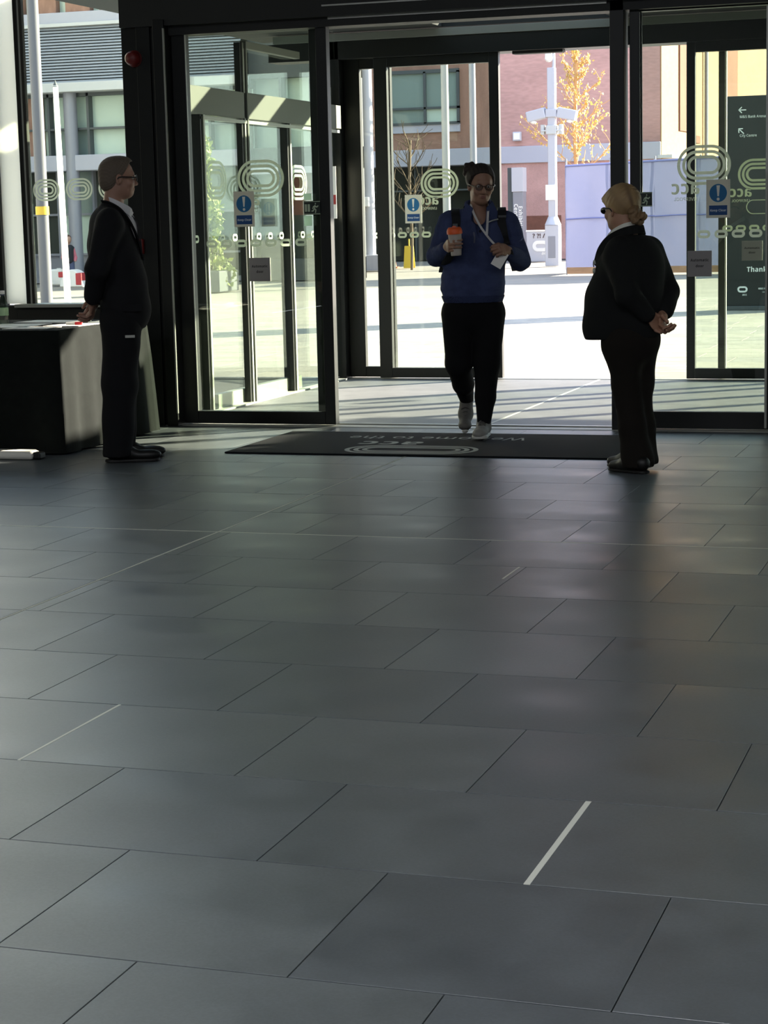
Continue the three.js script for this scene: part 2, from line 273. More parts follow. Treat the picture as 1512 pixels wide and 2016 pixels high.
// front glazing right of the doors, and the tall windows left of the column
{
  const g = structGroup('window_5');
  part('pane', box(-1.5, 6.95, 0.08, 2.66, ZI - 0.006, ZI + 0.006), M.glass, g);
  for (const x of [-1.45, 0.2, 1.9, 3.3, 5.2, 6.9]) part('post', box(x - 0.05, x + 0.05, 0, 2.68, ZI - 0.06, ZI + 0.06, 0.004), M.frame, g);
  part('rail', box(-1.5, 6.95, 0.0, 0.1, ZI - 0.04, ZI + 0.04, 0.004), M.frame, g);
  const w = structGroup('window_1');
  const pn = part('pane', box(-6.66, -5.88, 0.83, 5.2, ZI - 0.006, ZI + 0.006), M.glass, w);
  part('sill', box(-6.78, -5.86, 0.815, 0.84, ZI - 0.10, ZI + 0.12, 0.004), M.aluPale, w); part('spandrel', box(-6.78, -5.86, 0, 0.815, ZI - 0.08, ZI + 0.08, 0.004), M.frameWarm, w);
  part('mullion', box(-6.735, -6.705, 0.84, 5.2, ZI - 0.02, ZI + 0.02, 0.003), M.frame, w); part('edge_strip', box(-6.705, -6.690, 0.84, 5.2, ZI - 0.02, ZI + 0.015), M.aluPale, w);
  part('mullion', box(-6.690, -6.668, 0.84, 5.2, ZI - 0.02, ZI + 0.02, 0.003), M.frameWarm, w);
  for (const x of [-6.545, -6.29, -6.04]) for (const e of emblem(0.205, 0.15, 0.001, 0.085)) part('emblem_ring', e.translate(x, 1.625, ZI + 0.007), M.decalBright, pn);
  // bay on its left: pale infill panel between dark mullions, then more glazing out of frame
  const b = structGroup('window_6');
  part('infill_panel', box(-6.90, -6.735, 0.84, 5.2, ZI - 0.004, ZI + 0.004), M.infill, b);
  part('mullion', box(-6.98, -6.90, 0.0, 5.2, ZI - 0.04, ZI + 0.04, 0.004), M.frame, b); part('spandrel', box(-11, -6.78, 0, 0.83, ZI - 0.08, ZI + 0.08, 0.004), M.frameWarm, b);
  part('pane', box(-11, -6.98, 0.83, 5.2, ZI - 0.006, ZI + 0.006), M.glassOut, b);
  for (const x of [-8.3, -9.6]) part('mullion', box(x - 0.05, x + 0.05, 0.83, 5.2, ZI - 0.04, ZI + 0.04, 0.004), M.frame, b);
}
// ceiling panels: the lobby's own light, out of the frame overhead
const lampMat = new THREE.MeshStandardMaterial({ color: '#ffffff', emissive: '#fff6e8', emissiveIntensity: 1.5 });
for (const [x, z] of [[-6, -1], [-1, -1], [4, -1], [-6, 4], [-1, 4], [4, 4]]) {
  const t = thing('ceiling_light', `square white ceiling panel ${z < 0 ? 'nearer the doors' : 'farther from the doors'}, ${x < -3 ? 'on the left side' : x > 1 ? 'on the right side' : 'in the middle'} of the lobby`, 'ceiling light', [x, 5.2, z], 0, 'lobby ceiling lights');
  part('housing', box(-0.65, 0.65, -0.03, 0.0, -0.65, 0.65, 0.01), M.alu, t); part('diffuser', box(-0.6, 0.6, -0.045, -0.028, -0.6, 0.6), lampMat, t);
  const l = new THREE.RectAreaLight('#e9eef6', 12, 1.2, 1.2); l.position.set(x, 5.145, z); l.lookAt(x, 0, z); scene.add(l);
}
// ---------------------------------------------------------------- the square outside
{
  const plaza = struct('plaza', box(-90, 60, -0.4, -0.025, -140, ZO - 0.04), M.plazaBase);
  const far = [];
  for (let r = 0; r < 26; r++) for (let k = -14; k < 8; k++) {
    const z1 = ZO - 0.05 - r * 0.6, z0 = z1 - 0.6, x0 = -4 + k * 0.9 + (r % 2) * 0.45 + (r % 3) * 0.08, x1 = x0 + 0.9, cx = (x0 + x1) / 2, dep = -z1 * 0.9485 - cx * 0.3168, s = cx * 0.9485 - z1 * 0.3168;
    const g = slab(x0 + 0.003, x1 - 0.003, z0 + 0.003, z1 - 0.003, 0.025, 0.002, rnd() * 5, rnd() * 5);
    if (Math.abs(s) < 0.205 * dep + 0.6 && r < 22) { const m = shade(new THREE.Mesh(g, M.plaza[Math.floor(rnd() * 3)])); m.name = numbered('paving_slab'); plaza.add(m); } else far.push(g);
  }
  const m = shade(new THREE.Mesh(join(far), M.plaza[0])); m.name = 'paving_field'; m.userData.kind = 'stuff'; plaza.add(m);
}
const B = {
  red: std('#dcaca2', 0.85, { map: grain }), brick: std('#b48a76', 0.9, { map: grain }), brickDark: std('#8a5a48', 0.9, { map: grain }), band: std('#aeadb6', 0.75), pale: std('#c4c4c2', 0.8), louvre: std('#979da6', 0.6),
  win: std('#7d8d86', 0.3), winPale: std('#b9cabb', 0.3), winDark: std('#33382f', 0.75), mull: std('#4a4f50', 0.5), dark: std('#33352f', 0.8), sand: std('#bd926c', 0.85, { map: grain }), steel: std('#8f8f96', 0.5, { metalness: 0.2 }), steelPale: std('#bdbcc2', 0.55),
};
// louvred building, left
{
  const b = thing('office_building', 'grey louvred building with a glazed shop front seen through the left window', 'building', [0, 0, -42.3]);
  const x0 = -24.5, x1 = -17.3;
  part('wall', [box(x0, x1 - 0.2, 0, 2.66, -9, -1.2), box(x0, x1, 2.66, 9, -9, -0.6)], B.dark, b);
  part('fascia_band', box(x0, x1, 2.66, 3.03, -1, 0, 0.02), B.band, b);
  part('white_band', box(x0, x1, 4.48, 4.70, -1, 0.25, 0.02), B.pale, b);
  const sl = []; for (let k = 0; k < 19; k++) { const g = new THREE.BoxGeometry(x1 - x0, 0.010, 0.050); g.rotateX(1.0); g.translate((x0 + x1) / 2, 4.735 + k * 0.0675, 0.02); sl.push(g); }
  const lv = part('louvre', sl, B.louvre, b); lv.userData.kind = 'stuff';
  part('louvre_edge', box(x0, x1, 5.99, 6.07, -0.2, 0.12, 0.01), B.pale, b);
  part('fascia_band', box(x0, x1, 6.07, 6.33, -0.8, 0.0, 0.02), B.band, b);
  for (let k = 0; k < 8; k++) { const a = -24.4 + k * 0.88; part('brick_pier', box(a, a + 0.64, 6.33, 9, -0.6, -0.1, 0.01), B.brick, b); part('window', box(a + 0.64, a + 0.88, 6.36, 8.6, -0.6, -0.3), B.winPale, b); }
  // first floor: glazing between piers
  for (let k = 0; k < 7; k++) {
    const a = -24.5 + k * 1.04; const f = part('window', [box(a, a + 0.06, 3.03, 4.48, -0.55, -0.2), box(a, a + 1.04, 3.62, 3.67, -0.5, -0.22), box(a, a + 1.04, 4.4, 4.48, -0.5, -0.2)], B.mull, b);
    const p = k % 3 === 2 ? B.winPale : k % 3 ? B.win : B.winPale; part('pane', box(a + 0.06, a + 1.04, 3.67, 4.4, -0.45, -0.42), p, f); part('pane', box(a + 0.06, a + 1.04, 3.03, 3.62, -0.45, -0.42), k % 2 ? B.winPale : B.win, f);
  }
  // set-back bay at its right-hand end
  part('side_bay', [box(x1, -14.95, 0, 0.5, -1.6, -0.4), box(x1, -14.95, 4.62, 9, -1.6, -0.4), box(x1, -14.95, 2.55, 3.05, -1.6, -0.4), box(-15.1, -14.95, 0, 9, -1.6, -0.38)], B.mull, b);
  for (let k = 0; k < 3; k++) { const a = x1 + k * 0.74; const f = part('window', [box(a, a + 0.06, 0.5, 4.62, -1.2, -0.38)], B.mull, b); part('pane', box(a + 0.06, a + 0.74, 3.05, 4.62, -0.7, -0.66), k === 1 ? B.winPale : B.win, f); part('pane', box(a + 0.06, a + 0.74, 1.5, 2.55, -0.7, -0.66), [B.win, B.brickDark, B.mull][k], f); part('pane', box(a + 0.06, a + 0.74, 0.5, 1.5, -0.7, -0.66), [B.mull, B.winDark, B.brickDark][k], f); }
  part('pale_ledge', box(x1, -14.95, 2.45, 2.6, -0.5, -0.28, 0.01), B.band, b);
  for (const x of [-24.0, -21.75, -19.55]) part('column', cyl(0.16, 0.16, 4.5, x, 0, -0.1, 16), B.steel, b);
  part('brick_pier', box(-23.4, -22.6, 3.03, 4.48, -0.5, -0.3), B.brick, b);
  // ground floor shop front
  for (let k = 0; k < 7; k++) {
    const a = -24.45 + k * 0.95; const f = part('shop_window', [box(a, a + 0.05, 0, 2.66, -1.0, -0.75), box(a, a + 0.95, 1.62, 1.67, -1.0, -0.8), box(a, a + 0.95, 0.66, 0.71, -1.0, -0.8), box(a, a + 0.95, 0, 0.12, -1.0, -0.75)], B.steel, b);
    part('pane', box(a + 0.05, a + 0.95, 1.67, 2.66, -0.92, -0.9), k % 2 ? B.winDark : B.win, f);
    part('pane', box(a + 0.05, a + 0.95, 0.71, 1.62, -0.92, -0.9), [B.brickDark, B.winDark, B.winPale, B.winPale, B.win][k % 5], f);
    part('pane', box(a + 0.05, a + 0.95, 0.12, 0.66, -0.92, -0.9), k % 3 ? B.steel : B.winDark, f);
  }
}
// pale wing at the left, mostly beyond the frame, its flank full in the sun
{ const b = thing('pale_building', 'pale sunlit building wing beyond the infill panel at the far left edge', 'building', [-24.6, 0, -30]); part('wall', box(-12, 0, 0, 13, -11.9, 11), B.pale, b); for (let k = 0; k < 6; k++) part('window', box(-0.02, 0.05, 4.2, 6.0, -10.5 + k * 3.4, -9.0 + k * 3.4), B.win, b); part('plinth_band', box(-0.05, 0.12, 0, 0.5, -11.9, 11), B.band, b); }
// red rendered building across the square; its right-hand return catches the sun
{
  const b = thing('red_building', 'red rendered building with a pale band across the far side of the square', 'building', [0, 0, -60]);
  const x0 = -40, x1 = -10.9;
  part('wall', [box(x0, x1, 3.5, 12, -14, 0), box(-15.9, x1, 0, 3.0, -14, 0), box(x0, -15.9, 0, 3.0, -14, -1.2)], B.red, b);
  part('fascia_band', box(x0, x1 + 0.02, 2.98, 3.5, -14, 0.06, 0.02), B.band, b);
  part('brick_facing', [box(-19.55, -17.2, 3.5, 4.02, -0.1, 0.03), box(-17.2, -16.0, 3.5, 12, -0.1, 0.03), box(-40, -19.55, 3.5, 12, -0.1, 0.03), box(-19.55, -17.2, 5.95, 12, -0.1, 0.03)], B.brick, b);
  part('sill_panel', box(-19.55, -17.2, 4.02, 4.28, -0.1, 0.10, 0.01), B.band, b);
  const f = part('window', [box(-19.6, -17.2, 4.26, 4.34, -0.05, 0.14), box(-19.6, -17.2, 4.74, 4.81, -0.05, 0.14), box(-19.6, -17.2, 5.85, 5.96, -0.05, 0.14), ...[-19.55, -18.32, -17.24].map((x) => box(x - 0.04, x + 0.04, 4.3, 5.9, -0.05, 0.14))], B.mull, b);
  for (const [a, c, d, e, m] of [[-19.5, -18.36, 4.34, 4.74, B.win], [-19.5, -18.36, 4.81, 5.85, B.win], [-18.28, -17.28, 4.34, 4.74, B.winPale], [-18.28, -17.28, 4.81, 5.85, B.win]]) part('pane', box(a, c, d, e, 0.03, 0.06), m, f);
  // dark ground-floor glazing
  for (let k = 0; k < 14; k++) { const a = -30 + k * 1.01; const w = part('shop_window', [box(a, a + 0.05, 0, 2.98, -1.2, -0.4), box(a, a + 1.01, 2.2, 2.25, -1.2, -0.5)], B.mull, b); part('pane', box(a + 0.05, a + 1.01, 0, 2.98, -1.15, -1.1), k % 4 === 3 ? B.dark : B.winDark, w); }
  part('wall_panel', box(-15.1, -14.0, 0.6, 1.35, -0.05, 0.03), B.brickDark, b);
  // sunlit return, running away from the square
  const r = new THREE.Mesh(join([box(-0.5, 0, 0, 14, -34, 0)]), B.sand); r.rotation.y = -0.045; r.position.set(-10.86, 0, -0.02); r.name = 'return_wall'; shade(r); b.add(r);
  part('window_slot', box(-0.12, 0.05, 3.9, 12, -3.6, -2.4), B.brickDark, r); part('window_slot', box(-0.12, 0.05, 4.2, 12, -12, -9), B.brickDark, r); part('downpipe', cyl(0.06, 0.06, 12, 0.1, 0, -6.2, 10), B.steel, r);
  part('wall_light', box(0, 0.2, 3.55, 3.8, -4.8, -4.1, 0.02), B.brickDark, r); part('ledge', box(-0.1, 0.35, 3.0, 3.1, -33, 0.1), B.pale, r);
}
{ const w = thing('wall_light', 'small pale square lamp on the red wall above the pale band', 'wall light', [-15.35, 3.80, -59.98]); part('housing', box(-0.13, 0.13, -0.14, 0.14, 0, 0.16, 0.02), B.steelPale, w); part('lens', box(-0.10, 0.10, -0.10, 0.10, 0.155, 0.175, 0.01), M.white, w); }
// low building beyond, far right
{ const b = thing('brick_block', 'sandy brick block lit by the sun at the far right behind the glass', 'building', [0, 0, -96]); part('wall', box(-9.5, 12, 0, 14, -10, 0), B.sand, b); part('plinth_band', box(-9.5, 12, 0, 3.2, -0.1, 0.2), B.mull, b); for (let k = 0; k < 5; k++) part('window', box(-8 + k * 3, -6.6 + k * 3, 4, 7, -0.1, 0.1), B.winDark, b); }
// sheeted hoarding of scaffold panels
{
  const sheet = new THREE.MeshPhysicalMaterial({ color: '#8688a2', roughness: 0.9, transmission: 0.14, thickness: 0, bumpMap: weave, bumpScale: 0.004 });
  const f = thing('sheeted_hoarding', 'tall hoarding of pale lilac scaffold sheeting with timber kickboards', 'hoarding', [-10.18, 0, -44.1], 0.0);
  const n = 7, pw = 1.02;
  for (let k = 0; k < n; k++) {
    const P = [], I = [], U = [], nx = 14, ny = 22, h0 = 2.46 + 0.022 * k * pw * 1.0, h1 = 2.46 + 0.022 * (k + 1) * pw;
    for (let j = 0; j <= ny; j++) for (let i = 0; i <= nx; i++) { const u = i / nx, v = j / ny, top = lerp(h0, h1, u) + 0.012 * Math.sin(u * 17 + k); P.push(k * pw + u * pw, 0.17 + v * (top - 0.17), 0.02 * Math.sin(u * 6.3 + k) * Math.sin(v * 3.14) + 0.012 * Math.sin(v * 11 + k * 2 + u * 5)); U.push(u * 6, v * 12); }
    for (let j = 0; j < ny; j++) for (let i = 0; i < nx; i++) { const a = j * (nx + 1) + i; I.push(a, a + 1, a + nx + 2, a, a + nx + 2, a + nx + 1); }
    const g = new THREE.BufferGeometry(); g.setAttribute('position', new THREE.Float32BufferAttribute(P, 3)); g.setAttribute('uv', new THREE.Float32BufferAttribute(U, 2)); g.setIndex(I); g.computeVertexNormals();
    part('sheet_panel', g, sheet, f);
    part('post', cyl(0.022, 0.022, 2.62, k * pw + 0.004, 0, -0.05, 8), B.steel, f);
    part('kickboard', box(k * pw + 0.02, (k + 1) * pw - 0.02, 0.02, 0.17, -0.03, 0.02, 0.004), B.sand, f);
    const sag = (y) => tube([[k * pw, y - 0.02 + 0.012 * k, 0.035], [k * pw + pw / 2, y + 0.012 * k, 0.04], [(k + 1) * pw, y + 0.012 * (k + 1) - 0.01, 0.035]], 0.018, 12, 6);
    part('tie_band', sag(1.28), std('#6f73a0', 0.8), f);
  }
  part('top_rail', tube([[0, 2.46, 0.0], [n * pw / 2, 2.55, 0.01], [n * pw, 2.63, 0.0]], 0.026, 20, 8), std('#7d81ad', 0.7), f);
  part('side_sheet', box(-0.012, 0.0, 0.12, 2.46, -2.4, 0.0), sheet, f);
}
// camera mast
{
  const t = thing('camera_mast', 'pale grey mast carrying two floodlight cameras in front of the red wall', 'lamp post', [-12.36, 0, -52]);
  part('base_column', [box(-0.19, 0.19, 0, 1.10, -0.17, 0.17, 0.02), new THREE.CylinderGeometry(0.15, 0.262, 0.22, 4).rotateY(Math.PI / 4).translate(0, 1.21, 0)], B.steelPale, t);
  part('pole', box(-0.105, 0.105, 1.3, 5.25, -0.105, 0.105, 0.02), B.steelPale, t); part('mast_tip', cyl(0.045, 0.04, 0.5, 0.06, 5.2, 0, 10), B.steelPale, t);
  part('dome_camera', [new THREE.SphereGeometry(0.11, 14, 10).translate(-0.06, 5.5, 0.05), cyl(0.1, 0.1, 0.1, -0.06, 5.55, 0.05, 14)], M.white, t);
  for (const s of [-1, 1]) {
    const h = box(-0.26, 0.26, -0.14, 0.14, -0.14, 0.14, 0.03); h.rotateZ(s * -0.22); h.translate(s * 0.42, 4.02, 0.02); const f = part('floodlight', h, B.steelPale, t);
    part('lens', new THREE.SphereGeometry(0.09, 12, 8).scale(1, 0.6, 1).translate(s * 0.5, 3.84, 0.06), M.white, f); part('bracket', tube([[s * 0.1, 4.06, 0], [s * 0.2, 4.2, 0], [s * 0.3, 4.14, 0]], 0.022, 10, 6), B.steelPale, f);
  }
  part('collar', box(-0.15, 0.15, 3.95, 4.16, -0.15, 0.15, 0.02), B.steelPale, t); part('clamp', [box(-0.28, 0.28, 3.58, 3.62, -0.13, 0.13, 0.01), box(-0.3, -0.2, 3.5, 3.76, -0.1, 0.1, 0.02), box(0.2, 0.3, 3.5, 3.76, -0.1, 0.1, 0.02), box(-0.14, 0.14, 3.5, 3.74, -0.15, 0.15, 0.02)], B.pale, t);
  part('notice_plate', box(-0.17, 0.14, 1.76, 2.17, 0.11, 0.125, 0.004), M.white, t, 'white notice plate'); part('access_door', box(-0.10, 0.10, 0.22, 0.8, 0.17, 0.178, 0.005), B.steel, t);
}
// vertical sign pillar and low sign box before the red wall
{
  const t = thing('sign_pillar', 'tall grey sign pillar with upright white lettering against the red wall', 'sign', [-14.95, 0, -58]);
  part('shaft', box(-0.05, 0.27, 0, 2.08, -0.3, 0.1, 0.01), B.steel, t); part('cap_box', box(-0.08, 0.28, 2.08, 2.80, -0.32, 0.12, 0.01), B.steelPale, t); part('side_panel', box(-0.22, -0.06, 0, 2.80, -0.3, 0.05, 0.01), B.mull, t);
  part('lettering', text('Exhibition', 0.12, 0.01).rotateZ(-Math.PI / 2).translate(0.19, 1.25, 0.105), M.white, t); part('lettering', text('Centre', 0.12, 0.01).rotateZ(-Math.PI / 2).translate(0.05, 1.45, 0.105), M.white, t);
  const s = thing('sign_box', 'low grey sign box with pictograms and a white ring emblem beside the camera mast', 'sign', [-13.95, 0, -57]);
  part('case', box(-0.42, 0.42, 0, 0.88, -0.3, 0.0, 0.02), B.steelPale, s); part('lid', box(-0.43, 0.43, 0.88, 0.93, -0.31, 0.01, 0.01), M.white, s);
  part('emblem_ring', ringGeo(0.5, 0.32, 0.1, 0.01).translate(0.02, 0.46, 0.0), M.white, s); part('pictogram', text('\u2665 ?! //', 0.13, 0.01).translate(0, 0.76, 0), std('#4d3a38'), s); part('lettering', text('acc', 0.1, 0.01).translate(0.15, 0.24, 0), M.white, s);
}
// poles
function pole(name, label, cat, x, z, r, h, mat, extra) { const t = thing(name, label, cat, [x, 0, z]); part('shaft', cyl(r, r * 0.85, h, 0, 0, 0, 16), mat, t); part('foot_plate', cyl(r * 1.6, r * 1.6, 0.03, 0, 0, 0, 16), mat, t); extra?.(t); return t; }
pole('lamp_post', 'thick pale pole standing on a block beyond the narrow side light', 'lamp post', -16.9, -50, 0.15, 9, B.steelPale, (t) => { part('plinth', box(-0.42, 0.42, 0, 0.42, -0.4, 0.4, 0.02), B.band, t); part('bracket_box', box(-0.17, 0.05, 1.7, 1.95, 0.05, 0.25, 0.02), M.white, t); });
pole('lamp_post', 'pale grey pole crossing the ringed emblem on the outer left door', 'lamp post', -11.8, -40, 0.085, 9, std('#9b9b98', 0.6));
pole('lamp_post', 'thin dark pole with one sunlit side behind the walking woman', 'lamp post', -11.2, -40, 0.075, 9, B.steel);
pole('lamp_post', 'thick lilac grey pole with a yellow tag outside the left window', 'lamp post', -16.0, -30, 0.105, 9, std('#66656c', 0.7), (t) => part('yellow_tag', cyl(0.115, 0.115, 0.14, 0, 1.57, 0, 16), std('#d8b23a', 0.6), t, 'yellow band'));
{ const t = thing('flagpole', 'slim white flagpole leaning slightly outside the left window', 'flagpole', [-15.60, 0, -30]); const p = part('shaft', cyl(0.06, 0.045, 3.7, 0, 0, 0, 14), M.white, t); part('finial', new THREE.ConeGeometry(0.05, 0.12, 10).translate(0, 3.74, 0), B.mull, t); part('foot_plate', cyl(0.1, 0.1, 0.03, 0, 0, 0, 14), M.white, t); t.rotation.z = 0.012; }
pole('post', 'short white post beside the man behind the left window', 'post', -14.3, -30, 0.05, 1.75, M.white);
// dark wayfinding totem
{
  const t = thing('wayfinding_totem', 'large dark totem with white directions seen through the right-hand doors', 'sign', [-4.1, 0, -27.5]);
  const dk = std('#242725', 0.85), wt = std('#e2e6e0', 0.6);
  part('panel', box(0, 1.5, 0.05, 2.92, -0.12, 0.12, 0.02), dk, t); part('base', box(-0.02, 1.52, 0, 0.06, -0.15, 0.15, 0.01), B.mull, t);
  const put = (s, size, x, y, f) => part('lettering', text(s, size, 0.004, f).translate(x, y, 0.12), wt, t);
  put('M&S Bank Arena', 0.034, 0.40, 2.64, fontReg); put('City Centre', 0.034, 0.34, 2.38, fontReg); put('Thank you', 0.068, 0.56, 0.555); put('M&S Bank Arena', 0.024, 0.62, 0.30); put('Liverpool', 0.02, 0.60, 0.25, fontReg); put('acc', 0.03, 0.30, 0.215);
  for (const e of [ringGeo(0.14, 0.085, 0.024, 0.004)]) part('emblem_ring', e.translate(0.27, 0.29, 0.12), wt, t);
  const arrow = (x, y, r) => { const a = []; for (const s of [1, -1]) { const g = new THREE.BoxGeometry(0.06, 0.013, 0.004); g.translate(0.027, 0, 0); g.rotateZ(s * 0.75); a.push(g); } const l = new THREE.BoxGeometry(0.10, 0.013, 0.004); l.translate(0.05, 0, 0); a.push(l); const g = join(a); g.rotateZ(r); g.translate(x, y, 0.123); part('arrow', g, wt, t); };
  arrow(0.21, 2.73, 0); arrow(0.21, 2.48, -0.78);
}
// ground clutter: barriers and cones
function cone(name, label, x, z, h, m, ms) { const t = thing(name, label, 'traffic cone', [x, 0, z]); part('foot', box(-h * 0.3, h * 0.3, 0, 0.04, -h * 0.3, h * 0.3, 0.01), m, t); part('cone', new THREE.CylinderGeometry(h * 0.06, h * 0.22, h, 16).translate(0, h / 2 + 0.04, 0), m, t); part('sleeve', new THREE.CylinderGeometry(h * 0.118, h * 0.165, h * 0.3, 16).translate(0, h * 0.6, 0), ms, t); }
cone('traffic_cone', 'orange and white cone standing before the dark shop front', -16.95, -52, 0.55, std('#d2643a', 0.6), M.white);
{ const t = thing('floor_sign', 'yellow folding caution sign beside the traffic cone', 'sign', [-16.45, 0, -52]); const y = std('#d9b83a', 0.6); for (const s of [-1, 1]) { const g = box(-0.13, 0.13, 0, 0.62, -0.012, 0.012, 0.01); g.rotateX(s * 0.2); g.translate(0, 0, s * -0.13 + (s > 0 ? -0.0 : 0)); part('leaf', g, y, t); } part('hinge', cyl(0.02, 0.02, 0.2, 0, 0.6, 0, 8), y, t); }
{
  const t = thing('water_barrier', 'red and white plastic barrier on the paving behind the man', 'barrier', [-21.05, 0, -41.0]); const red = std('#b3343a', 0.5);
  const s = new THREE.Shape(); s.moveTo(-0.28, 0); s.lineTo(0.28, 0); s.lineTo(0.25, 0.12); s.quadraticCurveTo(0.2, 0.34, 0.0, 0.36); s.quadraticCurveTo(-0.16, 0.34, -0.25, 0.12); s.closePath();
  const body = part('body', new THREE.ExtrudeGeometry(s, { depth: 0.3, bevelEnabled: true, bevelSize: 0.02, bevelThickness: 0.02, bevelSegments: 2 }), M.white, t); part('stripe', box(0.12, 0.27, 0.02, 0.3, -0.03, 0.33, 0.02), red, t); part('stripe', box(-0.32, -0.14, 0.20, 0.33, -0.03, 0.33, 0.02), red, t);
  const w = thing('plastic_block', 'white plastic block left of the red barrier', 'barrier', [-21.72, 0, -41.4]); part('body', box(-0.17, 0.17, 0, 0.38, -0.15, 0.15, 0.05), M.white, w); part('handle', box(-0.05, 0.05, 0.37, 0.40, -0.02, 0.02, 0.005), M.white, w);
}
// vegetation
function leafGeo(l, w) { const g = new THREE.BufferGeometry(); g.setAttribute('position', new THREE.Float32BufferAttribute([0, 0, 0, -w, l * 0.5, 0.15 * l, 0, l * 0.45, 0, w, l * 0.5, 0.15 * l, 0, l, 0.1 * l], 3)); g.setIndex([0, 2, 1, 0, 3, 2, 1, 2, 4, 2, 3, 4]); g.computeVertexNormals(); return g; }
const q4 = new THREE.Quaternion(), eu = new THREE.Euler(), mx = new THREE.Matrix4();
function foliage(parent, geo, mat, pts, s0, s1) {
  const m = new THREE.InstancedMesh(geo, mat, pts.length); pts.forEach((p, i) => { eu.set(rnd() * 6.3, rnd() * 6.3, rnd() * 6.3); q4.setFromEuler(eu); const s = lerp(s0, s1, rnd()); mx.compose(V(...p), q4, V(s, s, s)); m.setMatrixAt(i, mx); });
  m.name = 'foliage'; m.userData.kind = 'stuff'; shade(m); parent.add(m); return m;
}
const leafY = new THREE.MeshPhysicalMaterial({ color: '#c9ad5c', roughness: 0.8, transmission: 0.35, thickness: 0 }), leafG = new THREE.MeshPhysicalMaterial({ color: '#8f9a4a', roughness: 0.8, transmission: 0.3, thickness: 0 });
function branch(list, a, dir, len, r, depth, tips, up = 0.25) {
  const n = 5, pts = [[...a]]; let p = V(...a), d = V(...dir).normalize();
  for (let k = 0; k < n; k++) { d.add(V((rnd() - 0.5) * 0.35, up * 0.3, (rnd() - 0.5) * 0.35)).normalize(); p = p.clone().addScaledVector(d, len / n); pts.push([p.x, p.y, p.z]); if (k > 0) tips.push([p.x, p.y, p.z]); }
  list.push(tube(pts, r, 8, 5));
  if (depth > 0) for (let k = 1; k <= n; k++) for (let s = 0; s < 2; s++) if (rnd() < 0.8) branch(list, pts[k], [d.x + (rnd() - 0.5) * 2.2, d.y * 0.5 + (rnd() - 0.2) * 0.9, d.z + (rnd() - 0.5) * 2.2], len * 0.45, r * 0.5, depth - 1, tips, up);
}
{
  const t = thing('young_tree', 'slender young tree in yellow leaf rising behind the lilac hoarding', 'tree', [-12.15, 0, -54]); t.scale.setScalar(1.06);
  const wood = std('#c39a6a', 0.9), br = [], tips = [];
  part('trunk', tube([[0, 0, 0], [0.02, 1.5, 0], [-0.03, 3.2, 0.02], [0.0, 4.6, 0], [0.05, 6.2, 0]], 0.05, 20, 8), wood, t);
  for (let k = 0; k < 26; k++) { const y = 2.3 + k * 0.15, a = k * 2.4, L = Math.max(0.3, 1.25 - 0.30 * (y - 2.3)) * (0.75 + 0.5 * rnd()); branch(br, [0, y, 0], [Math.cos(a), 0.65, Math.sin(a)], L, 0.016, 1, tips, 0.3); }
  part('branch', br, wood, t);
  const lp = []; for (const p of tips) if (rnd() < 0.55) for (let k = 0; k < 3; k++) lp.push([p[0] + (rnd() - 0.5) * 0.10, p[1] + (rnd() - 0.5) * 0.09, p[2] + (rnd() - 0.5) * 0.10]);
  foliage(t, leafGeo(0.085, 0.028), leafY, lp, 0.7, 1.3);
  const s = thing('bare_tree', 'small leafless tree in front of the dark shop front left of the walking woman', 'tree', [-15.75, 0, -50]); const b2 = [], t2 = []; const w2 = std('#6a5b47', 0.9);
  part('trunk', tube([[0, 0, 0], [0.02, 1.0, 0], [-0.02, 2.2, 0], [0.02, 3.4, 0]], 0.04, 14, 7), w2, s);
  for (let k = 0; k < 12; k++) { const y = 1.2 + k * 0.17, a = k * 2.4; branch(b2, [0, y, 0], [Math.cos(a), 0.9, Math.sin(a)], 0.85, 0.014, 1, t2, 0.3); } part('branch', b2, w2, s);
  const h = thing('climbing_shrub', 'tall leafy green shrub lit by the sun behind the left door glass', 'shrub', [-15.95, 0, -36.5]); const b3 = [], t3 = [];
  for (let k = 0; k < 5; k++) b3.push(tube([[(k - 2) * 0.1, 0, 0], [(k - 2) * 0.14, 0.9, 0.05], [(k - 2) * 0.12 - 0.05, 1.8, 0]], 0.018, 8, 5)); part('stem', b3, w2, h);
  for (let k = 0; k < 4200; k++) { const y = Math.pow(rnd(), 0.9) * 2.9 + 0.15, w = 0.66 - 0.16 * y + 0.08 * Math.sin(y * 5), a = rnd() * 6.283, r = w * Math.sqrt(rnd()); t3.push([Math.cos(a) * r, y, Math.sin(a) * r * 0.8]); }
  foliage(h, leafGeo(0.125, 0.042), leafG, t3, 0.6, 1.3);
  part('planter', [box(-0.6, 0.6, 0, 0.42, -0.5, 0.5, 0.02)], B.mull, h);
}
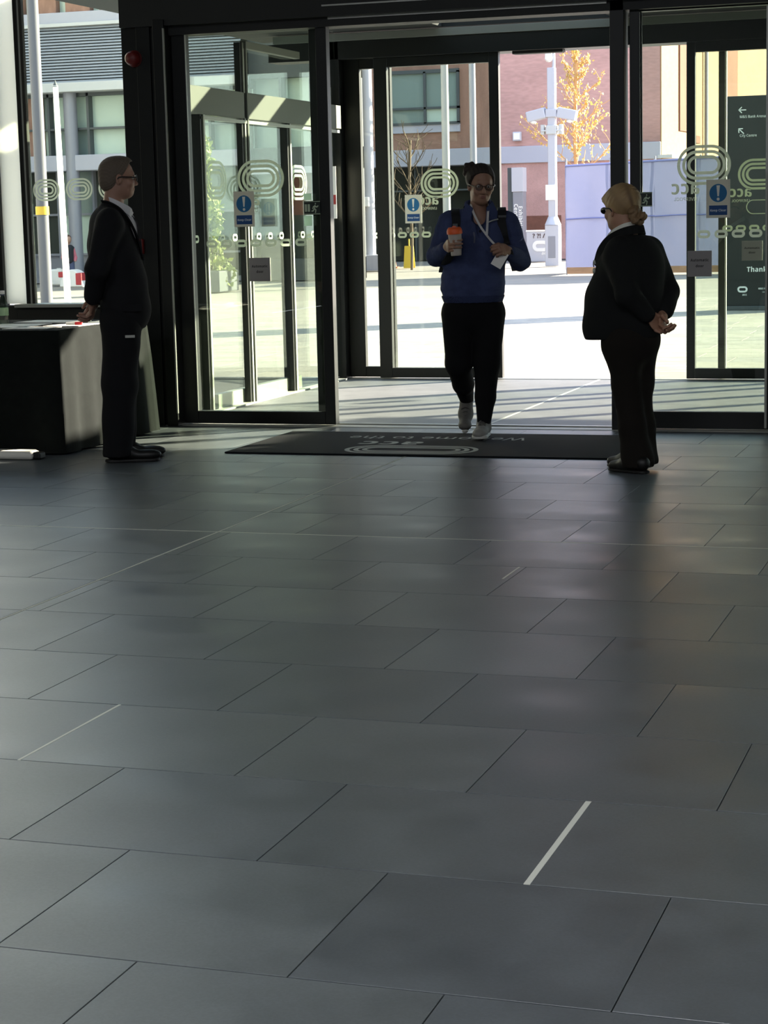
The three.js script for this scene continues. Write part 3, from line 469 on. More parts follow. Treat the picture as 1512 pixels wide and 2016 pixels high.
// ---------------------------------------------------------------- signs and fittings by the doors
const keepTex = canvasTex(300, 470, (g, w, h) => {
  g.fillStyle = '#e6e3cf'; g.fillRect(0, 0, w, h); g.fillStyle = '#1b6fa3'; g.beginPath(); g.arc(w / 2, 165, 112, 0, 7); g.fill();
  g.fillStyle = '#f0efe4'; g.beginPath(); g.moveTo(128, 70); g.lineTo(172, 70); g.lineTo(160, 205); g.lineTo(140, 205); g.fill(); g.beginPath(); g.arc(w / 2, 240, 19, 0, 7); g.fill();
  g.fillStyle = '#174b86'; g.fillRect(34, 318, w - 68, 120); g.fillStyle = '#dfe6ea'; g.font = 'bold 40px sans-serif'; g.textAlign = 'center'; g.fillText('Keep Clear', w / 2, 393);
});
const autoTex = canvasTex(300, 310, (g, w, h) => { g.fillStyle = '#9a9695'; g.fillRect(0, 0, w, h); g.fillStyle = '#1c1b1b'; g.font = 'bold 46px sans-serif'; g.textAlign = 'center'; g.fillText('Automatic', w / 2, 128); g.fillText('door', w / 2, 200); });
const keepMat = new THREE.MeshStandardMaterial({ map: keepTex, roughness: 0.6 }), autoMat = new THREE.MeshStandardMaterial({ map: autoTex, roughness: 0.8 }), paperBack = std('#cfcdc4', 0.8);
function plate(name, label, mat, x, y, z, w, h, group) {
  const t = thing(name, label, 'sign', [x, y, z], 0, group);
  part('backing', box(-w / 2, w / 2, -h / 2, h / 2, 0, 0.003), paperBack, t); const p = part('print', new THREE.PlaneGeometry(w - 0.002, h - 0.002), mat, t); p.position.z = 0.0036; return t;
}
plate('warning_sign', 'blue and cream Keep Clear sign stuck on the inner left door', keepMat, -5.055, 1.46, ZI + 0.028, 0.148, 0.236, 'keep clear signs on the door glass');
plate('warning_sign', 'blue and white Keep Clear sign on the outer door left of the walking woman', keepMat, -5.035, 1.45, ZO + 0.088, 0.148, 0.24, 'keep clear signs on the door glass');
plate('warning_sign', 'shaded Keep Clear sign on the inner right door', keepMat, -1.88, 1.45, ZI - 0.001, 0.148, 0.236, 'keep clear signs on the door glass');
plate('paper_notice', 'grey paper reading Automatic door on the inner left door', autoMat, -4.955, 1.055, ZI + 0.028, 0.152, 0.158, 'automatic door notices');
plate('paper_notice', 'grey paper reading Automatic door over the outer right door stile', autoMat, -1.995, 1.05, ZI - 0.001, 0.152, 0.16, 'automatic door notices');
plate('paper_notice', 'smaller looking Automatic door paper in front of the dark totem', autoMat, -2.17, 1.05, ZO + 0.088, 0.165, 0.158, 'automatic door notices');
// running-man exit signs
const exitTex = canvasTex(256, 150, (g, w, h) => {
  g.fillStyle = '#12221b'; g.fillRect(0, 0, w, h); g.fillStyle = '#b9c9ae'; g.fillRect(14, 34, 34, 84); g.fillRect(60, 34, 34, 84); g.fillRect(0, 2, w, 7); g.fillRect(0, h - 9, w, 7);
  g.strokeStyle = '#b9c9ae'; g.lineCap = 'round'; g.lineWidth = 15; g.beginPath(); g.arc(182, 30, 9, 0, 7); g.fill(); g.beginPath(); g.moveTo(176, 50); g.lineTo(166, 84); g.lineTo(188, 100); g.lineTo(180, 128); g.moveTo(166, 84); g.lineTo(146, 110); g.lineTo(124, 112); g.moveTo(174, 56); g.lineTo(202, 68); g.lineTo(222, 56); g.moveTo(172, 54); g.lineTo(148, 66); g.lineTo(140, 84); g.stroke();
});
const exitMat = new THREE.MeshStandardMaterial({ map: exitTex, roughness: 0.5 });
{
  const t = thing('exit_sign', 'dark green running man exit sign on the inner left door stile', 'sign', [-4.555, 1.457, ZI + 0.06]);
  part('plate', box(-0.058, 0.058, -0.045, 0.045, 0, 0.004), std('#12221b'), t); const p = part('print', new THREE.PlaneGeometry(0.114, 0.088), exitMat, t); p.position.z = 0.0046;
  const mint = new THREE.MeshPhysicalMaterial({ color: '#ecfff4', roughness: 0.95, transmission: 0.85, thickness: 0 });
  part('pale_tab', box(-0.058, -0.005, 0.052, 0.094, 0, 0.003, 0.001), mint, t, 'pale mint tab'); part('pale_tab', box(-0.058, -0.005, -0.118, -0.052, 0, 0.003, 0.001), mint, t, 'pale mint tab');
  const s = thing('exit_sign', 'small green exit sign half hidden behind the blonde woman', 'sign', [-2.345, 1.457, ZI + 0.04]); part('plate', box(-0.058, 0.058, -0.045, 0.045, 0, 0.004), std('#12221b'), s); const p2 = part('print', new THREE.PlaneGeometry(0.114, 0.088), exitMat, s); p2.position.z = 0.0046;
  const n = thing('wall_notice', 'tall white notice with red print on the jamb beyond the left door', 'sign', [-5.70, 1.605, ZO + 0.25]);
  part('sheet', box(-0.03, 0.03, -0.22, 0.22, 0, 0.004), M.white, n); part('print_block', box(0.0, 0.026, -0.10, -0.02, 0.004, 0.005), std('#a33434'), n);
}
// fire bell and call point on the column
{
  const red = std('#6d1a18', 0.45), t = thing('alarm_bell', 'round red fire alarm sounder high on the dark column', 'alarm', [-5.775, 2.475, ZI + 0.127]);
  const pr = [[0, 0], [0.052, 0], [0.052, 0.02], [0.046, 0.05], [0.030, 0.068], [0, 0.072]].map(([a, b]) => new THREE.Vector2(a, b));
  part('dome', new THREE.LatheGeometry(pr, 28).rotateX(Math.PI / 2), red, t); part('base_ring', new THREE.TorusGeometry(0.05, 0.006, 8, 28), red, t);
  const c = thing('call_point', 'small red fire alarm call point at shoulder height on the dark column', 'alarm', [-5.80, 1.225, ZI + 0.127]);
  part('case', box(-0.047, 0.047, -0.052, 0.052, 0, 0.035, 0.008), red, c); part('glass_plate', box(-0.026, 0.026, -0.022, 0.008, 0.034, 0.037), M.white, c, 'white plate'); part('sounder_dot', new THREE.SphereGeometry(0.006, 10, 8).translate(0, 0.03, 0.035), M.alu, c);
}
// ---------------------------------------------------------------- entrance mat
{
  const rub = matt('#14171d', { bumpMap: weave, bumpScale: 0.001, map: grain }), pile = std('#24282f', 1.0, { map: grain }), mk = std('#a8aaa5', 0.95);
  const t = thing('entrance_mat', 'dark blue grey entrance mat with a ringed emblem and upside down lettering', 'mat', [0, 0, 0]);
  part('mat_body', box(-4.60, -2.24, 0.0005, 0.010, -11.92, -10.77, 0.004), rub, t);
  const lay = (g, x, z, s) => { g.rotateX(-Math.PI / 2); g.rotateY(Math.PI); g.translate(x, 0.0095, z); return g; };
  for (const e of emblem(0.82, 0.40, 0.001, 0.075)) part('emblem_ring', lay(e, -3.50, -11.02), mk, t);
  part('wordmark', lay(text('acc', 0.19, 0.001), -3.73, -11.34), mk, t); part('wordmark', lay(text('Welcome to the', 0.125, 0.001, fontReg).scale(0.95, 1, 1), -3.52, -11.62), mk, t);
}
// ---------------------------------------------------------------- reception table under a black cloth
{
  const t = thing('folding_table', 'folding table wholly draped in black cloth at the left edge', 'table', [-6.35, 0, -11.2]);
  part('tabletop', box(-0.74, 0.74, 0.72, 0.75, -0.60, 0.60, 0.005), B.mull, t); for (const [x, z] of [[-0.66, -0.5], [0.66, -0.5], [-0.66, 0.5], [0.66, 0.5]]) part('leg', cyl(0.015, 0.015, 0.72, x, 0, z, 10), B.steel, t);
  const cloth = matt('#181c1a', { map: grain, bumpMap: weave, bumpScale: 0.0015 });
  // draped cloth: flat top, four skirts that flare and fall in shallow folds
  const P = [], I = [], U = [], hw = 0.765, hd = 0.62, ring = [], n = 34;
  for (let s = 0; s < 4; s++) for (let i = 0; i < n; i++) { const u = i / n * 2 - 1; ring.push(s === 0 ? [u * hw, hd] : s === 1 ? [hw, -u * hd] : s === 2 ? [-u * hw, -hd] : [-hw, u * hd]); }
  const rows = [[1, 0.7545, 0], [1.002, 0.752, 0], [1.006, 0.742, 0], [1.01, 0.70, 0.15], [1.02, 0.5, 0.5], [1.03, 0.25, 0.8], [1.04, 0.012, 1]];
  P.push(0, 0.7545, 0); U.push(0, 0);
  rows.forEach(([k, y, f], r) => ring.forEach(([x, z], j) => { const a = j / ring.length * Math.PI * 2, w = f * 0.012 * Math.sin(a * 22 + 1) + f * 0.008 * Math.sin(a * 9); const fl = 1 + f * 0.02; P.push(x * k * fl + (Math.abs(x) >= hw - 1e-6 ? Math.sign(x) * w : 0), y, z * k * fl + (Math.abs(z) >= hd - 1e-6 ? Math.sign(z) * w : 0)); U.push(j * 0.04 * 3, y * 3 + (r < 1 ? 0 : 0)); }));
  const m = ring.length; for (let j = 0; j < m; j++) I.push(0, 1 + j, 1 + (j + 1) % m);
  for (let r = 0; r + 1 < rows.length; r++) for (let j = 0; j < m; j++) { const a = 1 + r * m + j, b = 1 + r * m + (j + 1) % m; I.push(a, a + m, b, b, a + m, b + m); }
  const g = new THREE.BufferGeometry(); g.setAttribute('position', new THREE.Float32BufferAttribute(P, 3)); g.setAttribute('uv', new THREE.Float32BufferAttribute(U, 2)); g.setIndex(I); g.computeVertexNormals(); g.translate(-6.35, 0, -11.2);
  solo('tablecloth', g, cloth, 'black floor-length cloth draped over the table by the left window', 'tablecloth');
  const paper = std('#e8e6df', 0.8), sheet = (label, x, z, turn, w, d, y = 0.756) => { const s = thing('paper_sheet', label, 'paper', [x, y, z], turn, 'papers on the draped table'); part('page', box(-w / 2, w / 2, 0, 0.003, -d / 2, d / 2), paper, s); part('page_edge', box(-w / 2 + 0.004, w / 2 + 0.006, 0.003, 0.005, -d / 2 + 0.01, d / 2 + 0.004), paper, s); };
  sheet('large white paper lying nearest the water bottle', -6.12, -11.02, 0.1, 0.34, 0.44); sheet('white paper at the table edge under the red marker', -5.74, -11.12, -0.08, 0.26, 0.34); sheet('white paper lying along the front edge of the table', -5.86, -10.78, 0.02, 0.30, 0.21, 0.756);
  sheet('white paper at the back of the draped table', -6.10, -11.50, -0.1, 0.42, 0.28);
  const pen = thing('marker_pen', 'short red and white marker lying on the right-hand paper', 'pen', [-5.70, 0.771, -11.03], 0.2); part('barrel', new THREE.CylinderGeometry(0.009, 0.009, 0.10, 12).rotateZ(Math.PI / 2), M.white, pen); part('cap', new THREE.CylinderGeometry(0.0095, 0.0095, 0.045, 12).rotateZ(Math.PI / 2).translate(0.03, 0, 0), std('#c6262c', 0.4), pen, 'red cap');
  const fold = thing('paper_booklet', 'folded white booklet with a dark spine on the table beside the man', 'booklet', [-5.66, 0.756, -11.47], -0.1, 'papers on the draped table'); part('page', box(-0.10, 0.10, 0, 0.006, -0.15, 0.15), paper, fold); part('spine', box(-0.11, -0.098, 0, 0.007, -0.15, 0.15), M.black, fold);
  const bt = thing('water_bottle', 'clear plastic water bottle with a white cap and green label', 'bottle', [-6.29, 0.755, -11.2]);
  const prof = [[0.001, 0.0], [0.032, 0.0], [0.034, 0.01], [0.033, 0.05], [0.034, 0.09], [0.033, 0.12], [0.028, 0.15], [0.014, 0.185], [0.013, 0.20]].map(([a, b]) => new THREE.Vector2(a, b));
  part('body', new THREE.LatheGeometry(prof, 24), new THREE.MeshPhysicalMaterial({ color: '#dfeae2', roughness: 0.05, transmission: 1, thickness: 0 }), bt); part('label_sleeve', new THREE.CylinderGeometry(0.0345, 0.0345, 0.05, 24, 1, true).translate(0, 0.085, 0), std('#a9c79a', 0.6), bt, 'green printed sleeve'); part('cap', cyl(0.0155, 0.0155, 0.022, 0, 0.197, 0, 18), M.white, bt); part('neck_ring', cyl(0.016, 0.016, 0.006, 0, 0.189, 0, 18), std('#2a3550'), bt);
  const bar = thing('floor_bar', 'white rounded bar lying on the floor at the foot of the black cloth', 'base', [-6.05, 0, -10.34]); part('bar', box(-0.42, 0.42, 0.0, 0.055, -0.06, 0.06, 0.027), std('#d6d4cc', 0.5), bar); part('end_cap', box(0.40, 0.46, 0.004, 0.045, -0.04, 0.04, 0.012), M.black, bar);
}
// ---------------------------------------------------------------- people: distance fields meshed as one smooth surface each
const smin = (a, b, k) => { const h = Math.max(k - Math.abs(a - b), 0) / k; return Math.min(a, b) - h * h * k * 0.25; };
function cap(a, b, ra, rb = ra) {
  const bx = b[0] - a[0], by = b[1] - a[1], bz = b[2] - a[2], l2 = bx * bx + by * by + bz * bz || 1e-9;
  return (x, y, z) => { const px = x - a[0], py = y - a[1], pz = z - a[2]; let t = (px * bx + py * by + pz * bz) / l2; t = t < 0 ? 0 : t > 1 ? 1 : t; const dx = px - bx * t, dy = py - by * t, dz = pz - bz * t; return Math.sqrt(dx * dx + dy * dy + dz * dz) - (ra + (rb - ra) * t); };
}
function ell(c, r, yaw = 0, pitch = 0) {                              // yaw about y, pitch about x
  const cy = Math.cos(yaw), sy = Math.sin(yaw), cp = Math.cos(pitch), sp = Math.sin(pitch);
  return (x, y, z) => {
    let px = x - c[0], py = y - c[1], pz = z - c[2]; const qx = cy * px - sy * pz; let qz = sy * px + cy * pz; const qy = cp * py + sp * qz; qz = -sp * py + cp * qz;
    const ax = qx / r[0], ay = qy / r[1], az = qz / r[2], k0 = Math.sqrt(ax * ax + ay * ay + az * az), bx = ax / r[0], by = ay / r[1], bz = az / r[2], k1 = Math.sqrt(bx * bx + by * by + bz * bz);
    return k1 < 1e-9 ? -Math.min(...r) : k0 * (k0 - 1) / k1;
  };
}
const union = (list) => (x, y, z) => { let d = 1e3; for (const [f, k] of list) { const e = f(x, y, z); d = k ? smin(d, e, k) : Math.min(d, e); } return d; };
// naive surface nets over a box; smooth normals from the field's gradient
function nets(f, lo, hi, cell) {
  const nx = Math.ceil((hi[0] - lo[0]) / cell) + 1, ny = Math.ceil((hi[1] - lo[1]) / cell) + 1, nz = Math.ceil((hi[2] - lo[2]) / cell) + 1, v = new Float32Array(nx * ny * nz), id = (i, j, k) => (k * ny + j) * nx + i;
  const S = 4, big = cell * S * 1.8;                                   // coarse pass: blocks far from the surface take one value
  for (let k = 0; k < nz; k += S) for (let j = 0; j < ny; j += S) for (let i = 0; i < nx; i += S) {
    const c = f(lo[0] + (i + S / 2) * cell, lo[1] + (j + S / 2) * cell, lo[2] + (k + S / 2) * cell), far = Math.abs(c) > big;
    for (let c3 = k; c3 < Math.min(k + S, nz); c3++) for (let b = j; b < Math.min(j + S, ny); b++) for (let a = i; a < Math.min(i + S, nx); a++) v[id(a, b, c3)] = far ? c : f(lo[0] + a * cell, lo[1] + b * cell, lo[2] + c3 * cell);
  }
  const P = [], N = [], I = [], vi = new Int32Array(nx * ny * nz).fill(-1), E = [[0, 1], [2, 3], [4, 5], [6, 7], [0, 2], [1, 3], [4, 6], [5, 7], [0, 4], [1, 5], [2, 6], [3, 7]];
  for (let k = 0; k < nz - 1; k++) for (let j = 0; j < ny - 1; j++) for (let i = 0; i < nx - 1; i++) {
    const g = []; let m = 0; for (let c = 0; c < 8; c++) { const q = v[id(i + (c & 1), j + ((c >> 1) & 1), k + (c >> 2))]; g.push(q); if (q < 0) m |= 1 << c; }
    if (m === 0 || m === 255) continue;
    let x = 0, y = 0, z = 0, n = 0; for (const [a, b] of E) { if ((g[a] < 0) === (g[b] < 0)) continue; const t = g[a] / (g[a] - g[b]); x += lerp(a & 1, b & 1, t); y += lerp((a >> 1) & 1, (b >> 1) & 1, t); z += lerp(a >> 2, b >> 2, t); n++; }
    const X = lo[0] + (i + x / n) * cell, Y = lo[1] + (j + y / n) * cell, Z = lo[2] + (k + z / n) * cell, e = cell * 0.4;
    const gx = f(X + e, Y, Z) - f(X - e, Y, Z), gy = f(X, Y + e, Z) - f(X, Y - e, Z), gz = f(X, Y, Z + e) - f(X, Y, Z - e), l = Math.hypot(gx, gy, gz) || 1;
    vi[id(i, j, k)] = P.length / 3; P.push(X, Y, Z); N.push(gx / l, gy / l, gz / l);
  }
  const quad = (a, b, c, d, flip) => { if (a < 0 || b < 0 || c < 0 || d < 0) return; flip ? I.push(a, c, b, a, d, c) : I.push(a, b, c, a, c, d); };
  for (let k = 1; k < nz - 1; k++) for (let j = 1; j < ny - 1; j++) for (let i = 1; i < nx - 1; i++) {
    const s = v[id(i, j, k)] < 0;
    if (s !== v[id(i + 1, j, k)] < 0) quad(vi[id(i, j - 1, k - 1)], vi[id(i, j, k - 1)], vi[id(i, j, k)], vi[id(i, j - 1, k)], !s);
    if (s !== v[id(i, j + 1, k)] < 0) quad(vi[id(i - 1, j, k - 1)], vi[id(i - 1, j, k)], vi[id(i, j, k)], vi[id(i, j, k - 1)], !s);
    if (s !== v[id(i, j, k + 1)] < 0) quad(vi[id(i - 1, j - 1, k)], vi[id(i, j - 1, k)], vi[id(i, j, k)], vi[id(i - 1, j, k)], !s);
  }
  const geo = new THREE.BufferGeometry(); geo.setAttribute('position', new THREE.Float32BufferAttribute(P, 3)); geo.setAttribute('normal', new THREE.Float32BufferAttribute(N, 3));
  const U = new Float32Array(P.length / 3 * 2); for (let i = 0; i < U.length / 2; i++) { U[2 * i] = (P[3 * i] + P[3 * i + 2]) * 3; U[2 * i + 1] = P[3 * i + 1] * 3; } geo.setAttribute('uv', new THREE.BufferAttribute(U, 2)); geo.setIndex(I); return geo;
}
// a head, eyes at y = 0, looking along +z; about 0.225 m from chin to crown
function headField(o = {}) {
  const w = o.w ?? 1, jaw = o.jaw ?? 1, base = union([
    [ell([0, 0.035, -0.012], [0.074 * w, 0.083, 0.094]), 0], [ell([0, -0.03, 0.028], [0.056 * w, 0.080, 0.062]), 0.03], [ell([0, -0.084, 0.045], [0.034 * jaw, 0.026, 0.036]), 0.03], [ell([0, -0.055, 0.0], [0.058 * jaw, 0.045, 0.055]), 0.03],
    [cap([-0.030, 0.026, 0.076], [0.030, 0.026, 0.076], 0.009), 0.02], [cap([0, 0.012, 0.083], [0, -0.030, 0.102], 0.007, 0.011), 0.012], [ell([-0.012, -0.034, 0.090], [0.009, 0.008, 0.011]), 0.008], [ell([0.012, -0.034, 0.090], [0.009, 0.008, 0.011]), 0.008],
    [ell([-0.036, -0.028, 0.062], [0.022, 0.020, 0.020]), 0.02], [ell([0.036, -0.028, 0.062], [0.022, 0.020, 0.020]), 0.02], [cap([-0.018, -0.056, 0.084], [0.018, -0.056, 0.084], 0.0055), 0.008], [cap([-0.015, -0.065, 0.082], [0.015, -0.065, 0.082], 0.006), 0.008],
    [ell([-0.074 * w, -0.008, -0.006], [0.010, 0.031, 0.019], 0.35, 0.12), 0.008], [ell([0.074 * w, -0.008, -0.006], [0.010, 0.031, 0.019], -0.35, 0.12), 0.008],
    [cap([0, -0.05, -0.025], [0, -0.20, -0.045], 0.052 * (o.neck ?? 1), 0.058 * (o.neck ?? 1)), 0.03], ...(o.extra ?? []),
  ]);
  const sock = union([[ell([-0.031, 0.004, 0.094], [0.017, 0.011, 0.018]), 0], [ell([0.031, 0.004, 0.094], [0.017, 0.011, 0.018]), 0]]), lip = cap([-0.02, -0.0605, 0.094], [0.02, -0.0605, 0.094], 0.0022);
  const ears = union([[ell([-0.082 * w, -0.006, -0.002], [0.006, 0.016, 0.010]), 0], [ell([0.082 * w, -0.006, -0.002], [0.006, 0.016, 0.010]), 0]]);
  return (x, y, z) => { let d = base(x, y, z); d = -smin(-d, sock(x, y, z), 0.010); d = -smin(-d, lip(x, y, z), 0.004); return -smin(-d, ears(x, y, z), 0.005); };
}
const headGeo = (o) => nets(headField(o), [-0.10, -0.20, -0.13], [0.10, 0.135, 0.13], 0.004);
// a right hand in its own frame: wrist at the origin, fingers along +y, palm towards +z, thumb on +x
function handGeo(bend, o = {}) {
  const list = [[ell([0.002, 0.050, 0.0], [0.040, 0.052, 0.0155]), 0], [cap([0, -0.045, 0], [0, 0.015, 0], 0.027, 0.026), 0.02]];
  const bx = [0.029, 0.010, -0.010, -0.028], by = [0.088, 0.093, 0.090, 0.081], L = [[0.040, 0.025, 0.020], [0.044, 0.029, 0.021], [0.041, 0.027, 0.020], [0.032, 0.020, 0.018]], R = [0.0090, 0.0092, 0.0088, 0.0078];
  for (let i = 0; i < 4; i++) { let p = [bx[i], by[i], 0], a = 0; const b = Array.isArray(bend[0]) ? bend[i] : bend; for (let s = 0; s < 3; s++) { a += b[s]; const q = [p[0] + (o.spread ?? 0.04) * (1.5 - i) * 0.3 * L[i][s], p[1] + Math.cos(a) * L[i][s], p[2] + Math.sin(a) * L[i][s]]; list.push([cap(p, q, R[i] * (1 - 0.08 * s), R[i] * (0.92 - 0.08 * s)), s ? 0.003 : 0.008]); p = q; } }
  const T = o.thumb ?? [[0.030, 0.022, 0.004], [0.052, 0.052, 0.022], [0.056, 0.080, 0.036], [0.050, 0.100, 0.046]]; for (let s = 0; s < 3; s++) list.push([cap(T[s], T[s + 1], 0.0125 - s * 0.0014, 0.0112 - s * 0.0014), s ? 0.004 : 0.016]);
  return nets(union(list), [-0.06, -0.075, -0.035], [0.085, 0.215, 0.115], 0.0034);
}
function place(geo, x, y, z, at, mirror) {                            // put a geometry with its axes along x, y, z
  const g = geo.clone(); if (mirror) { g.scale(-1, 1, 1); const I = g.index.array; for (let i = 0; i < I.length; i += 3) { const t = I[i]; I[i] = I[i + 1]; I[i + 1] = t; } }
  const m = new THREE.Matrix4().makeBasis(V(...x).normalize(), V(...y).normalize(), V(...z).normalize()); m.setPosition(...at); g.applyMatrix4(m); return g;
}
function handAt(geo, along, palm, at, left) { const y = V(...along).normalize(), z = V(...palm).addScaledVector(y, -V(...palm).dot(y)).normalize(), x = y.clone().cross(z); return place(geo, x.toArray(), y.toArray(), z.toArray(), at, left); }
function headMatrix(at, yaw, pitch, s = 1, roll = 0) { return new THREE.Matrix4().compose(V(...at), new THREE.Quaternion().setFromEuler(new THREE.Euler(pitch, yaw, roll, 'YXZ')), V(s, s, s)); }
const merged = (list) => mergeGeometries(list.map((g) => { const q = g.clone(); for (const k of Object.keys(q.attributes)) if (!['position', 'normal', 'uv'].includes(k)) q.deleteAttribute(k); return q; }));
function glasses(m, mat, lensMat, parent, w = 1) {
  const rim = (s) => { const g = new THREE.TorusGeometry(0.0215, 0.0022, 8, 26); g.scale(1.08, 0.78, 1); g.translate(s * 0.031, 0.001, 0.101); return g; };
  const g = part('glasses', [rim(-1), rim(1), tube([[-0.010, 0.006, 0.102], [0, 0.009, 0.106], [0.010, 0.006, 0.102]], 0.0022, 8, 6), ...[-1, 1].map((s) => tube([[s * 0.054, 0.004, 0.098], [s * 0.077 * w, 0.006, 0.05], [s * 0.083 * w, 0.004, -0.005], [s * 0.080 * w, -0.014, -0.022]], 0.0036, 14, 6))], mat, parent);
  g.applyMatrix4(m); for (const s of [-1, 1]) { const l = new THREE.CircleGeometry(0.021, 20); l.scale(1.08, 0.78, 1); l.translate(s * 0.031, 0.001, 0.1005); part('lens', l, lensMat, g); } return g;
}
function eyes(m, parent) { for (const s of [-1, 1]) { const e = part('eye', new THREE.SphereGeometry(0.0105, 14, 10).translate(s * 0.031, 0.003, 0.0765), eyeMat, parent); e.applyMatrix4(m); const i = part('iris', new THREE.SphereGeometry(0.0052, 10, 8).translate(s * 0.031, 0.002, 0.0835), irisMat, e); } }
const eyeMat = std('#cfc8c0', 0.3), irisMat = std('#2a211c', 0.3), lensMat = new THREE.MeshPhysicalMaterial({ color: '#c9c9c9', roughness: 0.02, transmission: 1, thickness: 0 });
const skin = (c) => std(c, 0.55), suit = matt('#1d1d1f', { bumpMap: weave, bumpScale: 0.0006 }), trouser = matt('#19191b'), shirt = std('#d5d3d6', 0.75), leather = std('#0f0e0d', 0.5);
const shellHair = (head, planes, o) => (x, y, z) => { let d = head(x, y, z); for (const [nx, ny, nz, k] of planes) d = Math.max(d, nx * x + ny * y + nz * z - k); return d + (o ? o(x, y, z) : 0); };
function shoe(parent, name, upper, sole, lo, hi, mu, ms) { const s = part(name, nets(upper, lo, hi, 0.006), mu, parent); part('sole', nets(sole, lo, hi, 0.006), ms, s); return s; }

// ---- the walking woman: local +x is the picture's right, +z is towards the viewer
{
  const p = thing('person', 'woman in navy fleece and black leggings walking in with an orange-lidded cup', 'person', [-3.298, 0.0105, -11.72], 0.279);
  const SK = skin('#96705c'), navy = matt('#4c567e', { map: grain, bumpMap: fineBump, bumpScale: 0.002 }), legg = matt('#151517');
  const H = headMatrix([0.060, 1.553, 0.055], 0.16, 0.16, 1.0, -0.05), hg = headGeo({ w: 0.97, jaw: 0.95 }).applyMatrix4(H);
  const cupHand = handGeo([0.55, 0.95, 0.55], { thumb: [[0.030, 0.020, 0.006], [0.050, 0.040, 0.030], [0.046, 0.058, 0.056], [0.036, 0.074, 0.076]] });
  const fist = handGeo([[0.9, 1.3, 0.7], [1.1, 1.3, 0.8], [1.2, 1.3, 0.8], [1.2, 1.3, 0.8]], { thumb: [[0.028, 0.022, 0.006], [0.046, 0.050, 0.026], [0.042, 0.074, 0.040], [0.030, 0.090, 0.046]] });
  const rh = handAt(cupHand, [0.16, 0.06, 1], [1, 0, -0.16], [-0.152, 1.187, 0.235]), lh = handAt(fist, [-0.55, 0.12, 0.8], [-0.8, -0.35, -0.45], [0.215, 1.155, 0.215], true);
  const torso = union([[ell([0.0, 0.93, 0], [0.150, 0.17, 0.105]), 0], [ell([0.025, 1.18, 0.0], [0.150, 0.22, 0.10]), 0.05], [cap([0.03, 1.33, -0.01], [0.045, 1.44, 0.02], 0.058, 0.052), 0.04], [cap([-0.12, 1.345, 0], [0.19, 1.34, 0], 0.045), 0.04], [cap([-0.15, 1.33, 0], [-0.225, 1.12, 0.02], 0.04, 0.036), 0.03], [cap([-0.225, 1.12, 0.02], [-0.155, 1.185, 0.22], 0.036, 0.026), 0.02], [cap([0.22, 1.32, 0], [0.29, 1.09, 0.02], 0.04, 0.036), 0.03], [cap([0.29, 1.09, 0.02], [0.22, 1.15, 0.205], 0.036, 0.026), 0.02],
    [cap([0.09, 0.84, 0], [0.082, 0.46, 0.03], 0.09, 0.055), 0.05], [cap([0.082, 0.46, 0.03], [0.060, 0.10, 0.06], 0.052, 0.034), 0.03], [cap([-0.09, 0.84, 0], [-0.095, 0.46, 0.0], 0.09, 0.055), 0.05], [cap([-0.095, 0.46, 0.0], [-0.05, 0.20, -0.33], 0.052, 0.034), 0.03]]);
  part('body', merged([nets(torso, [-0.36, 0, -0.42], [0.40, 1.52, 0.34], 0.012), hg, rh, lh]), SK, p);
  // leggings
  const leg = union([[ell([0.0, 0.79, -0.01], [0.188, 0.16, 0.140]), 0], [cap([0.092, 0.76, 0], [0.080, 0.47, 0.035], 0.106, 0.082), 0.03], [cap([0.080, 0.47, 0.035], [0.066, 0.25, 0.035], 0.080, 0.064), 0.03], [cap([0.066, 0.25, 0.035], [0.055, 0.095, 0.055], 0.064, 0.043), 0.02], [cap([-0.092, 0.76, 0], [-0.098, 0.46, -0.01], 0.106, 0.080), 0.03], [cap([-0.098, 0.46, -0.01], [-0.070, 0.32, -0.16], 0.078, 0.068), 0.03], [cap([-0.070, 0.32, -0.16], [-0.050, 0.205, -0.33], 0.066, 0.045), 0.02]]);
  part('leggings', nets((x, y, z) => Math.max(leg(x, y, z), y - 0.92), [-0.24, 0.06, -0.42], [0.24, 0.94, 0.18], 0.008), legg, p);
  // fleece: torso and sleeves, open at the hem and cuffs
  const jt = union([[ell([0.0, 0.95, 0], [0.200, 0.22, 0.150]), 0], [ell([0.02, 1.17, 0.005], [0.196, 0.24, 0.145]), 0.06], [cap([-0.115, 1.335, 0], [0.195, 1.325, 0], 0.068), 0.06], [ell([-0.05, 1.24, 0.06], [0.10, 0.09, 0.095]), 0.05], [ell([0.095, 1.24, 0.06], [0.10, 0.09, 0.095]), 0.05],
    [cap([-0.145, 1.325, 0], [-0.222, 1.125, 0.02], 0.069, 0.060), 0.04], [cap([-0.222, 1.125, 0.02], [-0.160, 1.175, 0.20], 0.060, 0.043), 0.02], [cap([0.225, 1.315, 0], [0.295, 1.090, 0.02], 0.069, 0.062), 0.04], [cap([0.295, 1.090, 0.02], [0.225, 1.145, 0.185], 0.061, 0.043), 0.02], [cap([0.035, 1.37, 0.0], [0.045, 1.43, 0.01], 0.085, 0.075), 0.03]]);
  const cut = union([[cap([0.050, 1.36, 0.10], [0.055, 1.56, 0.03], 0.052, 0.068), 0], [cap([0.05, 1.38, 0.11], [0.048, 1.22, 0.17], 0.040, 0.010), 0.01], [cap([0.04, 1.44, 0.02], [0.05, 1.60, 0.02], 0.062), 0]]);
